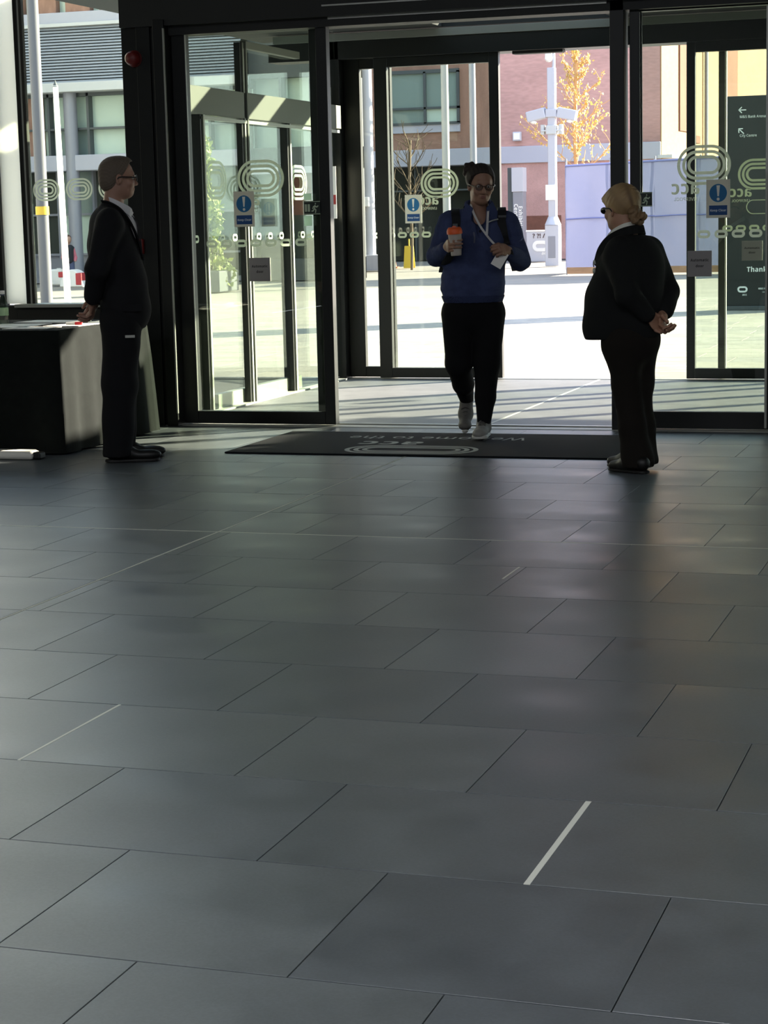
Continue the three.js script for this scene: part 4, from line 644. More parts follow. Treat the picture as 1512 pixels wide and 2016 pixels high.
  const fleeceF = (x, y, z) => Math.max(-smin(-jt(x, y, z), cut(x, y, z), 0.006), 0.843 + 0.004 * Math.sin(x * 30) - y) + 0.0022 * Math.sin(y * 95 + 4 * Math.sin(x * 14)) * clamp((1.12 - y) * 4, 0, 1) + 0.002 * Math.sin(y * 70 + x * 50 + z * 30) * (Math.abs(x - 0.03) > 0.2 ? 1 : 0.2);
  part('fleece', nets(fleeceF, [-0.32, 0.82, -0.20], [0.40, 1.48, 0.28], 0.007), navy, p);
  const frontZ = (x, y) => { let z = 0.3; for (let k = 0; k < 60; k++) { const d = jt(x, y, z); if (d < 0.002) break; z -= Math.max(d * 0.8, 0.002); } return z; };
  const on = (list, off) => list.map(([x, y]) => [x, y, frontZ(x, y) + off]);
  part('hem_band', nets((x, y, z) => Math.max(Math.abs(jt(x, y, z) - 0.003) - 0.004, y - 0.885, 0.838 - y), [-0.24, 0.82, -0.20], [0.24, 0.9, 0.20], 0.006), matt('#353d5c'), p, 'ribbed hem');
  // collar flaps, zip and undershirt
  const flap = (pts) => { const s = new THREE.Shape(pts.map(([a, b]) => new THREE.Vector2(a, b))); return new THREE.ExtrudeGeometry(s, { depth: 0.006, bevelEnabled: true, bevelSize: 0.003, bevelThickness: 0.003, bevelSegments: 2 }); };
  part('collar', [flap([[0, 0], [-0.012, -0.085], [-0.060, -0.118], [-0.078, -0.050], [-0.040, 0.035]]).rotateY(-0.5).rotateX(-0.25).translate(0.005, 1.415, 0.075), flap([[0, 0], [0.012, -0.085], [0.078, -0.078], [0.074, -0.030], [0.036, 0.04]]).rotateY(0.5).rotateX(-0.25).translate(0.092, 1.415, 0.075), tube([[-0.035, 1.42, 0.05], [-0.02, 1.45, -0.04], [0.045, 1.46, -0.065], [0.11, 1.45, -0.03], [0.125, 1.42, 0.05]], 0.016, 20, 8)], matt('#3d4668'), p);
  part('zip_edge', ribbon([[0.098, 1.328, 0.132], [0.125, 1.338, 0.128], [0.160, 1.345, 0.110]], 0.007, 0.004, V(0, 1, 0), 10), M.alu, p); part('zip_edge', ribbon(on([[0.010, 1.27], [0.014, 1.24], [0.012, 1.205]], 0.004), 0.010, 0.004), std('#595d70', 0.8), p);
  part('undershirt', nets((x, y, z) => Math.max(ell([0.05, 1.24, 0.05], [0.075, 0.10, 0.085])(x, y, z), y - 1.285 + 0.6 * Math.abs(x - 0.05)), [-0.05, 1.12, -0.05], [0.15, 1.32, 0.16], 0.007), std('#15171d', 0.9), p);
  // hair drawn up into a bun, glasses
  const hd = headField({ w: 0.97 }), dark = std('#2b211c', 0.75, { bumpMap: weave, bumpScale: 0.003 });
  const hs = union([[ell([0, 0.040, -0.018], [0.085, 0.092, 0.103]), 0], [ell([-0.014, 0.040, -0.026], [0.080, 0.078, 0.09]), 0.02]]), bun = union([[ell([-0.066, 0.096, -0.050], [0.032, 0.030, 0.034]), 0], [ell([-0.090, 0.086, -0.04], [0.020, 0.022, 0.022]), 0.008], [ell([-0.056, 0.120, -0.05], [0.018, 0.016, 0.018]), 0.006], [ell([-0.086, 0.112, -0.055], [0.018, 0.016, 0.020]), 0.006], [ell([-0.094, 0.060, -0.05], [0.016, 0.018, 0.02]), 0.008]]);
  const hair = (x, y, z) => { const c = Math.max(hs(x, y, z), (z - 0.015 - 0.62 * y + 0.25 * Math.abs(x) * (y > 0.05 ? 0.4 : 0)) * 0.82, -0.055 - y - 0.2 * z); return smin(c, bun(x, y, z), 0.007) + 0.0007 * Math.sin(x * 260 + y * 90) ; };
  const hm = part('hair', nets(hair, [-0.12, -0.09, -0.14], [0.11, 0.18, 0.11], 0.0045), dark, p); hm.applyMatrix4(H);
  glasses(H, std('#3a201a', 0.35), lensMat, p, 0.97); eyes(H, p);
  const lip = part('lips', [tube([[-0.020, -0.060, 0.084], [0, -0.0565, 0.0905], [0.020, -0.060, 0.084]], 0.0034, 10, 6), tube([[-0.018, -0.062, 0.084], [0, -0.067, 0.090], [0.018, -0.062, 0.084]], 0.0038, 10, 6)], skin('#7d4b44'), p); lip.applyMatrix4(H);
  // trainers
  const knit = std('#8d8b86', 0.85, { bumpMap: weave, bumpScale: 0.002 }), mid = std('#c3c2bb', 0.6);
  const f1 = union([[cap([0.052, 0.055, 0.045], [0.036, 0.048, 0.15], 0.043, 0.040), 0], [ell([0.026, 0.040, 0.195], [0.045, 0.034, 0.060], -0.2), 0.03], [cap([0.055, 0.10, 0.045], [0.054, 0.07, 0.05], 0.046), 0.02]]), s1 = union([[cap([0.054, 0.020, 0.02], [0.026, 0.020, 0.20], 0.043, 0.048), 0]]);
  const sh1 = shoe(p, 'shoe', (x, y, z) => Math.max(f1(x, y, z), 0.024 - y), (x, y, z) => Math.max(s1(x, y, z), Math.abs(y - 0.0235) - 0.0125), [-0.05, 0.0, -0.05], [0.12, 0.16, 0.28], knit, mid);
  part('laces', [0, 1, 2, 3].map((k) => tube([[0.010 + k * 0.004, 0.070 + k * 0.010, 0.168 - k * 0.024], [0.034 + k * 0.004, 0.088 + k * 0.008, 0.160 - k * 0.024], [0.060 + k * 0.003, 0.070 + k * 0.010, 0.162 - k * 0.024]], 0.0045, 8, 6)), std('#55534f', 0.9), sh1);
  // trailing foot stands on its toes: heel up at the back
  const f2 = union([[cap([-0.050, 0.215, -0.335], [-0.058, 0.115, -0.285], 0.044, 0.043), 0], [cap([-0.058, 0.115, -0.285], [-0.064, 0.062, -0.225], 0.043, 0.036), 0.03], [ell([-0.064, 0.050, -0.20], [0.042, 0.030, 0.045]), 0.02]]);
  const shb = part('shoe', nets((x, y, z) => Math.max(f2(x, y, z), 0.014 - y), [-0.13, 0, -0.42], [0.02, 0.28, -0.13], 0.006), std('#66645f', 0.85, { bumpMap: weave, bumpScale: 0.002 }), p);
  part('sole', nets(union([[cap([-0.050, 0.170, -0.385], [-0.060, 0.055, -0.30], 0.030, 0.034), 0], [cap([-0.060, 0.045, -0.29], [-0.064, 0.020, -0.19], 0.034, 0.020), 0.02]]), [-0.13, 0, -0.45], [0.02, 0.26, -0.13], 0.006), mid, shb);
  part('laces', [0, 1, 2].map((k) => tube([[-0.085, 0.10 + k * 0.025, -0.232 - k * 0.012], [-0.060, 0.11 + k * 0.025, -0.224 - k * 0.014], [-0.035, 0.10 + k * 0.025, -0.232 - k * 0.012]], 0.004, 8, 6)), std('#44423f', 0.9), shb);
  const place2 = (o) => { o.position.copy(p.position); o.rotation.copy(p.rotation); return o; };
  // backpack, cup and badge are things of their own, held or worn by her
  const bp = place2(thing('backpack', 'black backpack worn by the walking woman, seen by its shoulder straps', 'backpack')), web = std('#101114', 0.8);
  part('pack', nets(union([[ell([0.03, 1.16, -0.27], [0.16, 0.23, 0.10]), 0], [ell([0.03, 1.08, -0.31], [0.13, 0.13, 0.10]), 0.04]]), [-0.16, 0.88, -0.43], [0.22, 1.42, -0.14], 0.01), web, bp);
  const strap = (x0, s) => part('strap', ribbon([[x0, 1.39, -0.15], [x0, 1.412, -0.06], ...[[x0, 1.385], [x0 - s * 0.004, 1.33], [x0 + s * 0.006, 1.26], [x0 + s * 0.018, 1.20], [x0 + s * 0.030, 1.15]].map(([x, y]) => [x, y, frontZ(x, y) + 0.008]), [x0 + s * 0.07, 1.08, 0.06], [x0 + s * 0.085, 1.03, -0.06]], 0.052, 0.012, V(1, 0, 0), 44), web, bp);
  const sA = strap(-0.100, -1), sB = strap(0.185, 1);
  part('buckle', box(-0.016, 0.016, -0.035, 0.035, -0.004, 0.006, 0.003).rotateX(-0.2).translate(-0.102, 1.29, frontZ(-0.10, 1.29) + 0.018), std('#4a4c4e', 0.6), sA, 'grey webbing patch'); part('buckle', box(-0.024, 0.024, -0.008, 0.008, -0.004, 0.006, 0.003).rotateX(-0.4).translate(0.185, 1.36, frontZ(0.185, 1.36) + 0.018), std('#4a4c4e', 0.6), sB);
  const cup = place2(thing('travel_cup', 'pale reusable coffee cup with an orange lid held by the walking woman', 'cup'));
  const cp = [[0.0005, 0], [0.030, 0], [0.0315, 0.006], [0.0415, 0.140], [0.043, 0.142]].map(([a, b]) => new THREE.Vector2(a, b));
  const tilt = (g) => g.rotateZ(0.06).rotateX(0.05).translate(-0.098, 1.134, 0.315);
  part('cup_body', tilt(new THREE.LatheGeometry(cp, 32)), std('#b5aaa2', 0.6), cup);
  const lp = [[0.0455, 0.130], [0.0465, 0.134], [0.0465, 0.148], [0.043, 0.160], [0.036, 0.170], [0.0005, 0.172]].map(([a, b]) => new THREE.Vector2(a, b));
  const lid = part('lid', tilt(new THREE.LatheGeometry(lp, 32)), std('#e8602a', 0.5), cup, 'orange lid'); part('spout', tilt(box(-0.012, 0.012, 0.166, 0.177, -0.032, -0.006, 0.005)), std('#e8602a', 0.5), lid);
  const bd = place2(thing('name_badge', 'white badge on a white lanyard around the walking woman’s neck', 'badge'));
  const lan = std('#c9c7c6', 0.8);
  part('lanyard', [ribbon([[0.020, 1.450, -0.03], [-0.004, 1.440, 0.035], [0.004, 1.405, 0.075], ...on([[0.022, 1.36], [0.050, 1.305], [0.088, 1.25], [0.125, 1.205]], 0.020), [0.160, 1.175, 0.25]], 0.013, 0.002, V(1, 0.3, 0), 40), ribbon([[0.075, 1.455, -0.03], [0.105, 1.440, 0.03], [0.100, 1.40, 0.08], ...on([[0.096, 1.35], [0.092, 1.30], [0.088, 1.25]], 0.022)], 0.014, 0.002, V(1, -0.2, 0), 30)], lan, bd);
  part('card', box(-0.034, 0.034, -0.05, 0.05, -0.001, 0.001, 0.0009).rotateZ(-0.55).rotateX(-0.15).translate(0.163, 1.105, 0.262), M.white, bd); part('print_block', box(-0.012, 0.012, -0.012, 0.012, 0.001, 0.0016).rotateZ(-0.55).rotateX(-0.15).translate(0.168, 1.10, 0.262), std('#7c8794'), bd);
}
// ---- the man at the left: in profile, facing the picture's right
{
  const p = thing('person', 'grey-haired man in a black suit and glasses standing beside the draped table', 'person', [-5.02, 0, -10.40], 0.45);
  const SK = skin('#9a7462');
  const H = headMatrix([-0.022, 1.640, 0.0], Math.PI / 2 + 0.10, 0.02, 1.0), hg = headGeo({ jaw: 0.95 }).applyMatrix4(H);
  const clasp = handGeo([[0.55, 0.7, 0.4], [0.65, 0.75, 0.4], [0.75, 0.8, 0.4], [0.8, 0.8, 0.4]]);
  const rh = handAt(clasp, [-0.10, -0.80, -0.62], [-0.9, 0.1, 0.05], [-0.205, 0.945, 0.075]), lh = handAt(clasp, [-0.15, -0.86, 0.5], [-0.9, 0, 0.1], [-0.195, 0.925, -0.075], true);
  const core = union([[ell([-0.03, 0.96, 0], [0.09, 0.16, 0.13]), 0], [ell([-0.06, 1.22, 0], [0.080, 0.21, 0.115]), 0.05], [cap([-0.08, 1.39, -0.13], [-0.08, 1.39, 0.13], 0.040), 0.05], [cap([-0.060, 1.38, 0], [-0.045, 1.52, 0], 0.052, 0.050), 0.03], [cap([-0.09, 1.38, 0.18], [-0.17, 1.13, 0.20], 0.042, 0.036), 0.03], [cap([-0.17, 1.13, 0.20], [-0.205, 0.935, 0.08], 0.035, 0.026), 0.02], [cap([-0.09, 1.38, -0.18], [-0.17, 1.13, -0.20], 0.042, 0.036), 0.03], [cap([-0.17, 1.13, -0.20], [-0.195, 0.915, -0.08], 0.035, 0.026), 0.02],
    [cap([-0.04, 0.86, 0.075], [-0.06, 0.48, 0.085], 0.07, 0.055), 0.04], [cap([-0.06, 0.48, 0.085], [-0.09, 0.09, 0.085], 0.052, 0.036), 0.02], [cap([-0.04, 0.86, -0.075], [-0.06, 0.48, -0.085], 0.07, 0.055), 0.04], [cap([-0.06, 0.48, -0.085], [-0.09, 0.09, -0.085], 0.052, 0.036), 0.02]]);
  part('body', merged([nets(core, [-0.30, 0, -0.28], [0.14, 1.56, 0.28], 0.012), hg, rh, lh]), SK, p);
  const tl = union([[ell([-0.04, 0.84, 0], [0.125, 0.16, 0.165]), 0], [cap([-0.040, 0.80, 0.08], [-0.068, 0.45, 0.088], 0.115, 0.100), 0.04], [cap([-0.068, 0.45, 0.088], [-0.095, 0.06, 0.09], 0.100, 0.088), 0.03], [cap([-0.040, 0.80, -0.08], [-0.060, 0.45, -0.088], 0.115, 0.098), 0.04], [cap([-0.060, 0.45, -0.088], [-0.075, 0.06, -0.09], 0.098, 0.086), 0.03]]);
  part('trousers', nets((x, y, z) => Math.max(tl(x, y, z) + 0.003 * Math.sin(y * 22 + x * 40), y - 0.95, 0.035 + 0.2 * Math.max(x + 0.05, 0) - y), [-0.22, 0.02, -0.22], [0.12, 0.97, 0.22], 0.009), trouser, p);
  const jk = union([[ell([-0.020, 1.0, 0], [0.142, 0.26, 0.172]), 0], [ell([-0.062, 1.21, 0], [0.134, 0.24, 0.180]), 0.06], [cap([-0.085, 1.400, -0.135], [-0.085, 1.400, 0.135], 0.072), 0.06], [ell([-0.005, 0.88, 0.0], [0.135, 0.16, 0.175]), 0.05], [ell([-0.13, 1.27, 0], [0.085, 0.17, 0.14]), 0.05], [cap([-0.085, 1.40, 0], [-0.068, 1.475, 0], 0.085, 0.066), 0.06],
    [cap([-0.085, 1.385, 0.175], [-0.165, 1.13, 0.205], 0.076, 0.066), 0.04], [cap([-0.165, 1.13, 0.205], [-0.198, 0.965, 0.10], 0.066, 0.050), 0.02], [cap([-0.085, 1.385, -0.175], [-0.165, 1.13, -0.205], 0.076, 0.066), 0.04], [cap([-0.165, 1.13, -0.205], [-0.190, 0.955, -0.10], 0.066, 0.050), 0.02]]);
  const vcut = union([[cap([-0.030, 1.505, 0], [0.10, 1.33, 0], 0.060, 0.020), 0], [cap([-0.050, 1.515, 0], [-0.03, 1.64, 0], 0.066), 0]]);
  part('jacket', nets((x, y, z) => Math.max(-smin(-(jk(x, y, z) + 0.0025 * Math.sin(y * 34 + z * 20)), vcut(x, y, z), 0.006), 0.775 + 0.1 * Math.max(0, -x - 0.05) - y), [-0.30, 0.75, -0.30], [0.18, 1.52, 0.30], 0.008), suit, p);
  part('lapel', [1, -1].map((s) => ribbon([[-0.118, 1.505, s * 0.030], [-0.075, 1.495, s * 0.068], [-0.02, 1.460, s * 0.078], [0.030, 1.39, s * 0.064], [0.072, 1.29, s * 0.040], [0.098, 1.17, s * 0.014]], 0.045, 0.008, V(0.15, 0.3, s), 24)), suit, p);
  part('pocket_flap', box(-0.06, 0.05, -0.02, 0.02, 0, 0.006, 0.002).translate(0.03, 0.90, 0.182), suit, p);
  // shirt collar and front
  part('shirt', [ribbon([[0.045, 1.425, 0.012], [0.030, 1.452, 0.045], [-0.03, 1.487, 0.066], [-0.090, 1.515, 0.045], [-0.110, 1.522, 0], [-0.090, 1.515, -0.045], [-0.03, 1.487, -0.066], [0.030, 1.452, -0.045], [0.045, 1.425, -0.012]], 0.044, 0.005, V(0.15, 1, 0), 50), nets((x, y, z) => Math.max(ell([-0.01, 1.34, 0], [0.085, 0.13, 0.06])(x, y, z), y - 1.47), [-0.1, 1.2, -0.07], [0.1, 1.48, 0.07], 0.008)], shirt, p);
  part('tie', ribbon([[0.046, 1.425, 0], [0.075, 1.38, 0], [0.088, 1.30, 0], [0.095, 1.20, 0]], 0.045, 0.008, V(0, 0, 1), 16), std('#101014', 0.7), p);
  const hs = union([[ell([0, 0.042, -0.016], [0.0795, 0.086, 0.101]), 0], [ell([0, -0.010, -0.050], [0.070, 0.075, 0.066]), 0.02], [ell([0, 0.085, 0.028], [0.060, 0.040, 0.056]), 0.02]]), greyH = std('#5f5347', 0.75, { bumpMap: weave, bumpScale: 0.003 });
  const hair = (x, y, z) => Math.max(hs(x, y, z), (z - 0.008 - 0.60 * y - (y > 0.095 ? 0.02 : 0)) * 0.85, (z > -0.02 ? -0.012 : -0.075) - y) + 0.0012 * Math.sin(x * 300 + z * 260) * Math.sin(y * 280);
  const hm = part('hair', nets(hair, [-0.10, -0.10, -0.14], [0.10, 0.15, 0.11], 0.0045), greyH, p); hm.applyMatrix4(H);
  glasses(H, std('#15110f', 0.35), lensMat, p); eyes(H, p);
  for (const s of [1, -1]) { const z = s * 0.088, xo = s > 0 ? 0 : 0.03; const u = union([[cap([-0.13 + xo, 0.062, z], [-0.03 + xo, 0.058, z], 0.042, 0.040), 0], [ell([0.075 + xo, 0.040, z + s * 0.006], [0.085, 0.032, 0.043]), 0.04]]);
    shoe(p, 'shoe', (x, y, zz) => Math.max(u(x, y, zz), 0.016 - y), (x, y, zz) => Math.max(cap([-0.13 + xo, 0.01, z], [0.11 + xo, 0.01, z + s * 0.006], 0.040, 0.042)(x, y, zz), Math.abs(y - 0.010) - 0.009), [-0.20, 0, z - 0.07], [0.20, 0.12, z + 0.07], leather, std('#0c0b0a', 0.6)); }
  part('pocket_card', box(-0.028, 0.028, -0.008, 0.008, 0, 0.006, 0.002).translate(0.005, 0.738, 0.192), M.aluPale, p, 'pale card showing at the pocket'); 
}
// ---- the woman at the right: back half turned, facing away to the left
{
  const p = thing('person', 'blonde woman in a black trouser suit standing with her back turned at the right', 'person', [-2.0, 0, -10.36], 0.19);
  const SK = skin('#a37a63'), yf = -2.20, f = [Math.sin(yf), 0, Math.cos(yf)], l = [Math.cos(yf), 0, -Math.sin(yf)];   // facing direction and her left, in her own frame
  const at = (a, y, s) => [-0.045 + f[0] * a + l[0] * s, y, f[2] * a + l[2] * s];                                       // a forward, s to her left
  const H = headMatrix(at(0.055, 1.395, 0.0), yf - 0.20, 0.06, 1.0), hg = headGeo({ w: 1.02, jaw: 1.1 }).applyMatrix4(H);
  const clasp = handGeo([[0.7, 0.9, 0.5], [0.8, 0.95, 0.5], [0.85, 1.0, 0.5], [0.9, 1.0, 0.5]], { thumb: [[0.028, 0.022, 0.006], [0.044, 0.050, 0.024], [0.040, 0.072, 0.038], [0.030, 0.086, 0.046]] });
  const back = [-f[0], 0, -f[2]], rw = at(-0.180, 0.845, -0.045), lw = at(-0.172, 0.838, 0.060);
  const lh = handAt(clasp, [-l[0] * 0.55 + back[0] * 0.25, -0.75, -l[2] * 0.55 + back[2] * 0.25], back, lw, true), rh = handAt(clasp, [l[0] * 0.5 + back[0] * 0.35, -0.8, l[2] * 0.5 + back[2] * 0.35], back, rw);
  const core = union([[ell(at(0.02, 0.80, 0), [0.15, 0.16, 0.13], yf), 0], [ell(at(0.03, 1.02, 0), [0.16, 0.20, 0.15], yf), 0.06], [cap(at(-0.02, 1.160, -0.11), at(-0.02, 1.160, 0.11), 0.036), 0.05], [cap(at(-0.01, 1.16, 0), at(0.035, 1.30, 0), 0.060, 0.056), 0.03], [cap(at(-0.02, 1.16, 0.14), at(-0.115, 0.955, 0.18), 0.040, 0.036), 0.03], [cap(at(-0.115, 0.955, 0.18), lw, 0.036, 0.026), 0.02], [cap(at(-0.02, 1.16, -0.14), at(-0.115, 0.955, -0.18), 0.040, 0.036), 0.03], [cap(at(-0.115, 0.955, -0.18), rw, 0.036, 0.026), 0.02],
    [cap(at(0, 0.72, 0.07), at(-0.015, 0.44, 0.055), 0.08, 0.05), 0.04], [cap(at(-0.015, 0.44, 0.055), at(-0.08, 0.08, 0.052), 0.045, 0.034), 0.03], [cap(at(0, 0.72, -0.07), at(-0.015, 0.44, -0.055), 0.08, 0.05), 0.04], [cap(at(-0.015, 0.44, -0.055), at(-0.05, 0.08, -0.055), 0.045, 0.034), 0.03]]);
  part('body', merged([nets(core, [-0.36, 0, -0.34], [0.30, 1.34, 0.34], 0.012), hg, rh, lh]), SK, p);
  const tl = union([[ell(at(-0.005, 0.715, 0), [0.160, 0.15, 0.150], yf), 0], [cap(at(-0.005, 0.66, 0.07), at(-0.015, 0.47, 0.055), 0.104, 0.074), 0.05], [cap(at(-0.015, 0.47, 0.055), at(-0.05, 0.24, 0.052), 0.074, 0.070), 0.04], [cap(at(-0.05, 0.24, 0.052), at(-0.085, 0.055, 0.052), 0.070, 0.088), 0.04], [cap(at(-0.005, 0.66, -0.07), at(-0.015, 0.47, -0.055), 0.104, 0.074), 0.05], [cap(at(-0.015, 0.47, -0.055), at(-0.03, 0.24, -0.052), 0.074, 0.070), 0.04], [cap(at(-0.03, 0.24, -0.052), at(-0.035, 0.055, -0.060), 0.070, 0.088), 0.04]]);
  part('trousers', nets((x, y, z) => Math.max(tl(x, y, z) + 0.003 * Math.sin(y * 24 + z * 30), y - 0.85, 0.030 - y), [-0.34, 0.02, -0.32], [0.28, 0.87, 0.32], 0.009), matt('#1d1a17'), p);
  const jk = union([[ell(at(0.085, 0.86, 0), [0.185, 0.27, 0.175], yf), 0], [ell(at(-0.02, 0.86, 0), [0.150, 0.25, 0.165], yf), 0.06], [ell(at(0.015, 1.06, 0), [0.175, 0.20, 0.150], yf), 0.06], [cap(at(-0.03, 1.180, -0.125), at(-0.03, 1.180, 0.125), 0.072), 0.07], [ell(at(-0.075, 1.06, 0), [0.16, 0.17, 0.10], yf), 0.05], [ell(at(0.115, 0.76, 0), [0.165, 0.14, 0.14], yf), 0.06],
    [cap(at(-0.03, 1.160, 0.145), at(-0.115, 0.955, 0.185), 0.070, 0.062), 0.04], [cap(at(-0.115, 0.955, 0.185), at(-0.170, 0.850, 0.085), 0.062, 0.048), 0.02], [cap(at(-0.03, 1.160, -0.145), at(-0.115, 0.955, -0.185), 0.070, 0.062), 0.04], [cap(at(-0.115, 0.955, -0.185), at(-0.175, 0.855, -0.07), 0.062, 0.048), 0.02]]);
  const neckCut = union([[cap(at(0.02, 1.285, 0), at(0.05, 1.40, 0), 0.078), 0], [cap(at(0.05, 1.27, 0), at(0.20, 1.10, 0), 0.06, 0.02), 0]]);
  part('jacket', nets((x, y, z) => Math.max(-smin(-(jk(x, y, z) + 0.0025 * Math.sin(y * 30 + x * 18)), neckCut(x, y, z), 0.006), 0.712 - 0.03 * (f[0] * (x + 0.045) + f[2] * z) - y), [-0.36, 0.66, -0.34], [0.32, 1.30, 0.34], 0.008), matt('#1c1d1d', { bumpMap: weave, bumpScale: 0.0006 }), p);
  part('shirt', [ribbon([at(0.165, 1.155, 0.02), at(0.125, 1.20, 0.055), at(0.06, 1.262, 0.075), at(-0.01, 1.300, 0.062), at(-0.048, 1.312, 0.0), at(-0.01, 1.300, -0.062), at(0.06, 1.262, -0.075), at(0.125, 1.20, -0.055), at(0.165, 1.155, -0.02)], 0.040, 0.005, V(f[0] * 0.3, 1, f[2] * 0.3), 44)], std('#dcdbd0', 0.75), p);
  part('jacket_collar', ribbon([at(0.18, 1.10, 0.06), at(0.12, 1.18, 0.095), at(0.05, 1.240, 0.105), at(-0.03, 1.278, 0.082), at(-0.072, 1.290, 0.0), at(-0.03, 1.278, -0.082), at(0.05, 1.240, -0.105), at(0.12, 1.18, -0.095)], 0.046, 0.010, V(f[0] * 0.3, 1, f[2] * 0.3), 44), matt('#1c1d1d'), p);
  const br = part('brooch', [new THREE.SphereGeometry(0.016, 12, 8).scale(1, 1, 0.5), new THREE.TorusGeometry(0.018, 0.004, 8, 16, 4).translate(0.006, 0.036, 0)], M.aluPale, p, 'silver brooch'); br.position.set(...at(0.135, 1.075, 0.135)); br.rotation.y = yf + 0.9;
  // blonde hair swept back into a knotted bun
  const blonde = std('#b08f62', 0.6, { bumpMap: weave, bumpScale: 0.004 }), dk = std('#7d6346', 0.65, { bumpMap: weave, bumpScale: 0.004 });
  const hs = union([[ell([0, 0.042, -0.014], [0.090, 0.096, 0.108]), 0], [ell([0, 0.035, 0.070], [0.072, 0.055, 0.045]), 0.03]]);
  const cutF = (x, y, z) => Math.max((z - 0.072 - 0.45 * (y - 0.03)) * 0.9, (-0.008 + 0.62 * -(z + 0.01) * -1 * (z > -0.01 ? 0.15 : 1) - y) * 0.8);
  const hair = (x, y, z) => Math.max(hs(x, y, z), cutF(x, y, z), Math.max(-0.075 - y, (0.9 * (z + 0.055) - (y + 0.02)) * 0.7 - 0.03)) + 0.0016 * Math.sin(z * 210 + y * 150) * Math.cos(x * 60);
  const hgeo = nets(hair, [-0.12, -0.12, -0.15], [0.12, 0.16, 0.14], 0.0045), pa = hgeo.attributes.position, col = new Float32Array(pa.count * 3), cA = new THREE.Color('#c2a273'), cB = new THREE.Color('#5d4631'), cC = new THREE.Color();
  for (let i = 0; i < pa.count; i++) { const x = pa.getX(i), y = pa.getY(i), z = pa.getZ(i), a = Math.atan2(x, y + 0.06) * 5 + z * 22, k = clamp(0.30 + 0.9 * (noise(a + 20, z * 6 + 9, 64) - 0.45) + 2.6 * clamp(-z - 0.03, 0, 0.2) + 1.5 * clamp(-y, 0, 0.1), 0, 1); cC.copy(cA).lerp(cB, k); col.set([cC.r, cC.g, cC.b], i * 3); }
  hgeo.setAttribute('color', new THREE.BufferAttribute(col, 3)); blonde.vertexColors = true; blonde.color.set('#ffffff');
  const hm = part('hair', hgeo, blonde, p); hm.applyMatrix4(H);
  const bun = union([[ell([0.0, -0.040, -0.110], [0.042, 0.036, 0.034]), 0], [ell([-0.015, -0.070, -0.118], [0.028, 0.025, 0.026]), 0.008], [ell([0.022, -0.020, -0.116], [0.026, 0.024, 0.024]), 0.008], [ell([0.020, -0.066, -0.128], [0.024, 0.021, 0.024]), 0.006], [ell([-0.012, -0.048, -0.156], [0.024, 0.023, 0.018]), 0.006], [ell([0.0, -0.012, -0.104], [0.034, 0.03, 0.024]), 0.01]]);
  const bm = part('bun', nets((x, y, z) => bun(x, y, z) + 0.002 * Math.sin(x * 190 + y * 170), [-0.07, -0.12, -0.18], [0.07, 0.02, -0.05], 0.0045), dk, hm);
  glasses(H, std('#17120f', 0.35), std('#1a1715', 0.15), p, 1.05); eyes(H, p);
  for (const s of [1, -1]) { const a0 = s > 0 ? -0.07 : 0.05; const A = (a, y) => at(a + a0, y, s * (s > 0 ? 0.085 : 0.062)); const u = union([[cap(A(-0.07, 0.055), A(0.03, 0.050), 0.040, 0.038), 0], [cap(A(0.03, 0.042), A(0.125, 0.030), 0.038, 0.026), 0.03]]), c = A(0.03, 0.04);
    shoe(p, 'shoe', (x, y, z) => Math.max(u(x, y, z), 0.014 - y), (x, y, z) => Math.max(cap(A(-0.07, 0.009), A(0.12, 0.009), 0.038, 0.030)(x, y, z), Math.abs(y - 0.009) - 0.008), [c[0] - 0.2, 0, c[2] - 0.2], [c[0] + 0.2, 0.11, c[2] + 0.2], leather, std('#0c0b0a', 0.6)); }
}
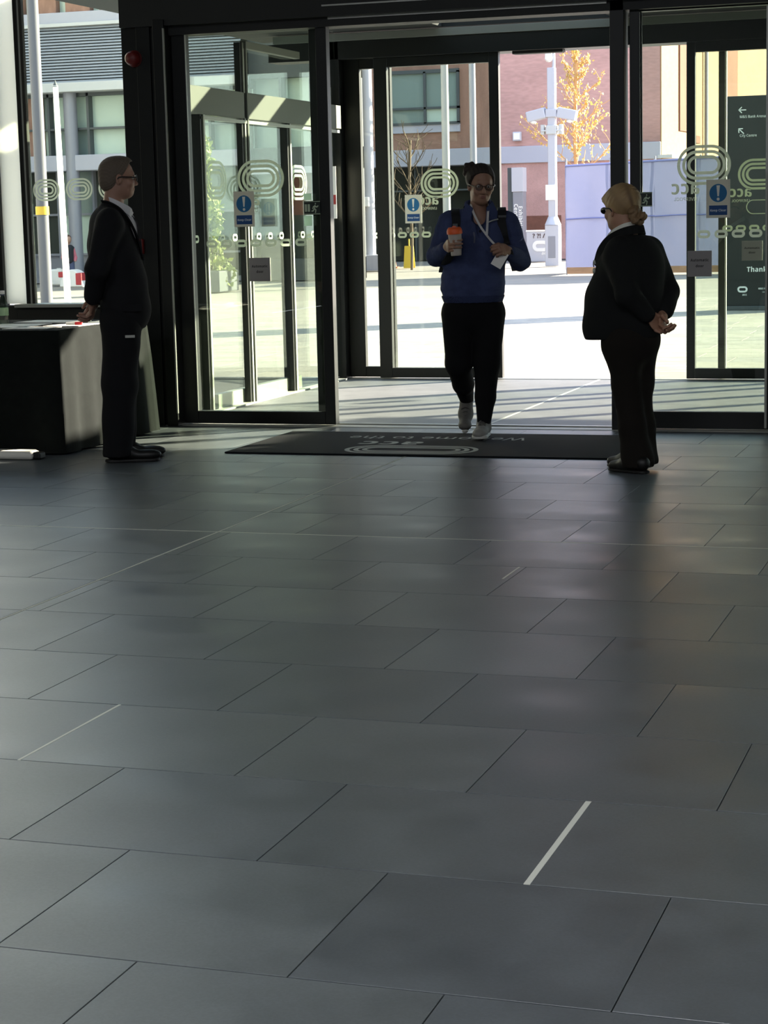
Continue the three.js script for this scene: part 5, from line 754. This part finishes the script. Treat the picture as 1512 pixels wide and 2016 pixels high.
// ---- someone small and far off beyond the left window
{
  const p = thing('person', 'distant figure in dark top with pink sleeves and jeans beyond the left window', 'person', [-21.35, 0, -41.2], 1.0);
  const core = union([[cap([0, 0.82, 0], [0, 0.62, 0], 0.10, 0.09), 0], [cap([0, 0.86, 0], [0, 0.98, 0], 0.05, 0.04), 0.04], [ell([0, 1.06, 0.01], [0.075, 0.095, 0.085]), 0.02], [cap([-0.12, 0.84, 0], [-0.16, 0.64, 0.03], 0.035, 0.03), 0.03], [cap([-0.16, 0.64, 0.03], [-0.10, 0.56, 0.12], 0.03, 0.024), 0.02], [cap([0.12, 0.84, 0], [0.16, 0.64, 0.03], 0.035, 0.03), 0.03], [cap([0.16, 0.64, 0.03], [0.10, 0.56, 0.12], 0.03, 0.024), 0.02], [cap([0.06, 0.55, 0], [0.06, 0.05, 0.06], 0.06, 0.035), 0.03], [cap([-0.06, 0.55, 0], [-0.06, 0.05, -0.08], 0.06, 0.035), 0.03]]);
  part('body', nets(core, [-0.25, 0, -0.2], [0.25, 1.2, 0.22], 0.014), skin('#a47f6c'), p);
  part('top', nets(union([[cap([0, 0.84, 0], [0, 0.60, 0], 0.125, 0.115), 0], [cap([-0.11, 0.86, 0], [0.11, 0.86, 0], 0.05), 0.03]]), [-0.2, 0.48, -0.16], [0.2, 0.94, 0.16], 0.014), std('#23252b', 0.9), p);
  for (const s of [-1, 1]) part('sleeve', nets(union([[cap([s * 0.12, 0.84, 0], [s * 0.16, 0.64, 0.03], 0.05, 0.045), 0], [cap([s * 0.16, 0.64, 0.03], [s * 0.115, 0.58, 0.10], 0.045, 0.038), 0.02]]), [s * 0.14 - 0.14, 0.5, -0.1], [s * 0.14 + 0.14, 0.94, 0.18], 0.014), std('#c56d78', 0.9), p, 'pink sleeve');
  part('jeans', nets(union([[cap([0.06, 0.55, 0], [0.06, 0.08, 0.06], 0.08, 0.055), 0], [cap([-0.06, 0.55, 0], [-0.06, 0.08, -0.08], 0.08, 0.055), 0.03]]), [-0.17, 0.02, -0.18], [0.17, 0.66, 0.16], 0.014), std('#4d5570', 0.9), p);
  for (const [s, z] of [[1, 0.08], [-1, -0.06]]) part('shoe', new THREE.SphereGeometry(0.05, 12, 8).scale(0.8, 0.7, 1.7).translate(s * 0.06, 0.034, z), M.white, p);
  part('hair', nets((x, y, z) => Math.max(ell([0, 1.08, -0.005], [0.085, 0.095, 0.095])(x, y, z), (z - 0.03 - (y - 1.08) * 0.6)), [-0.1, 0.95, -0.12], [0.1, 1.2, 0.1], 0.012), std('#4a3528', 0.8), p);
}
renderer.render(scene, camera);
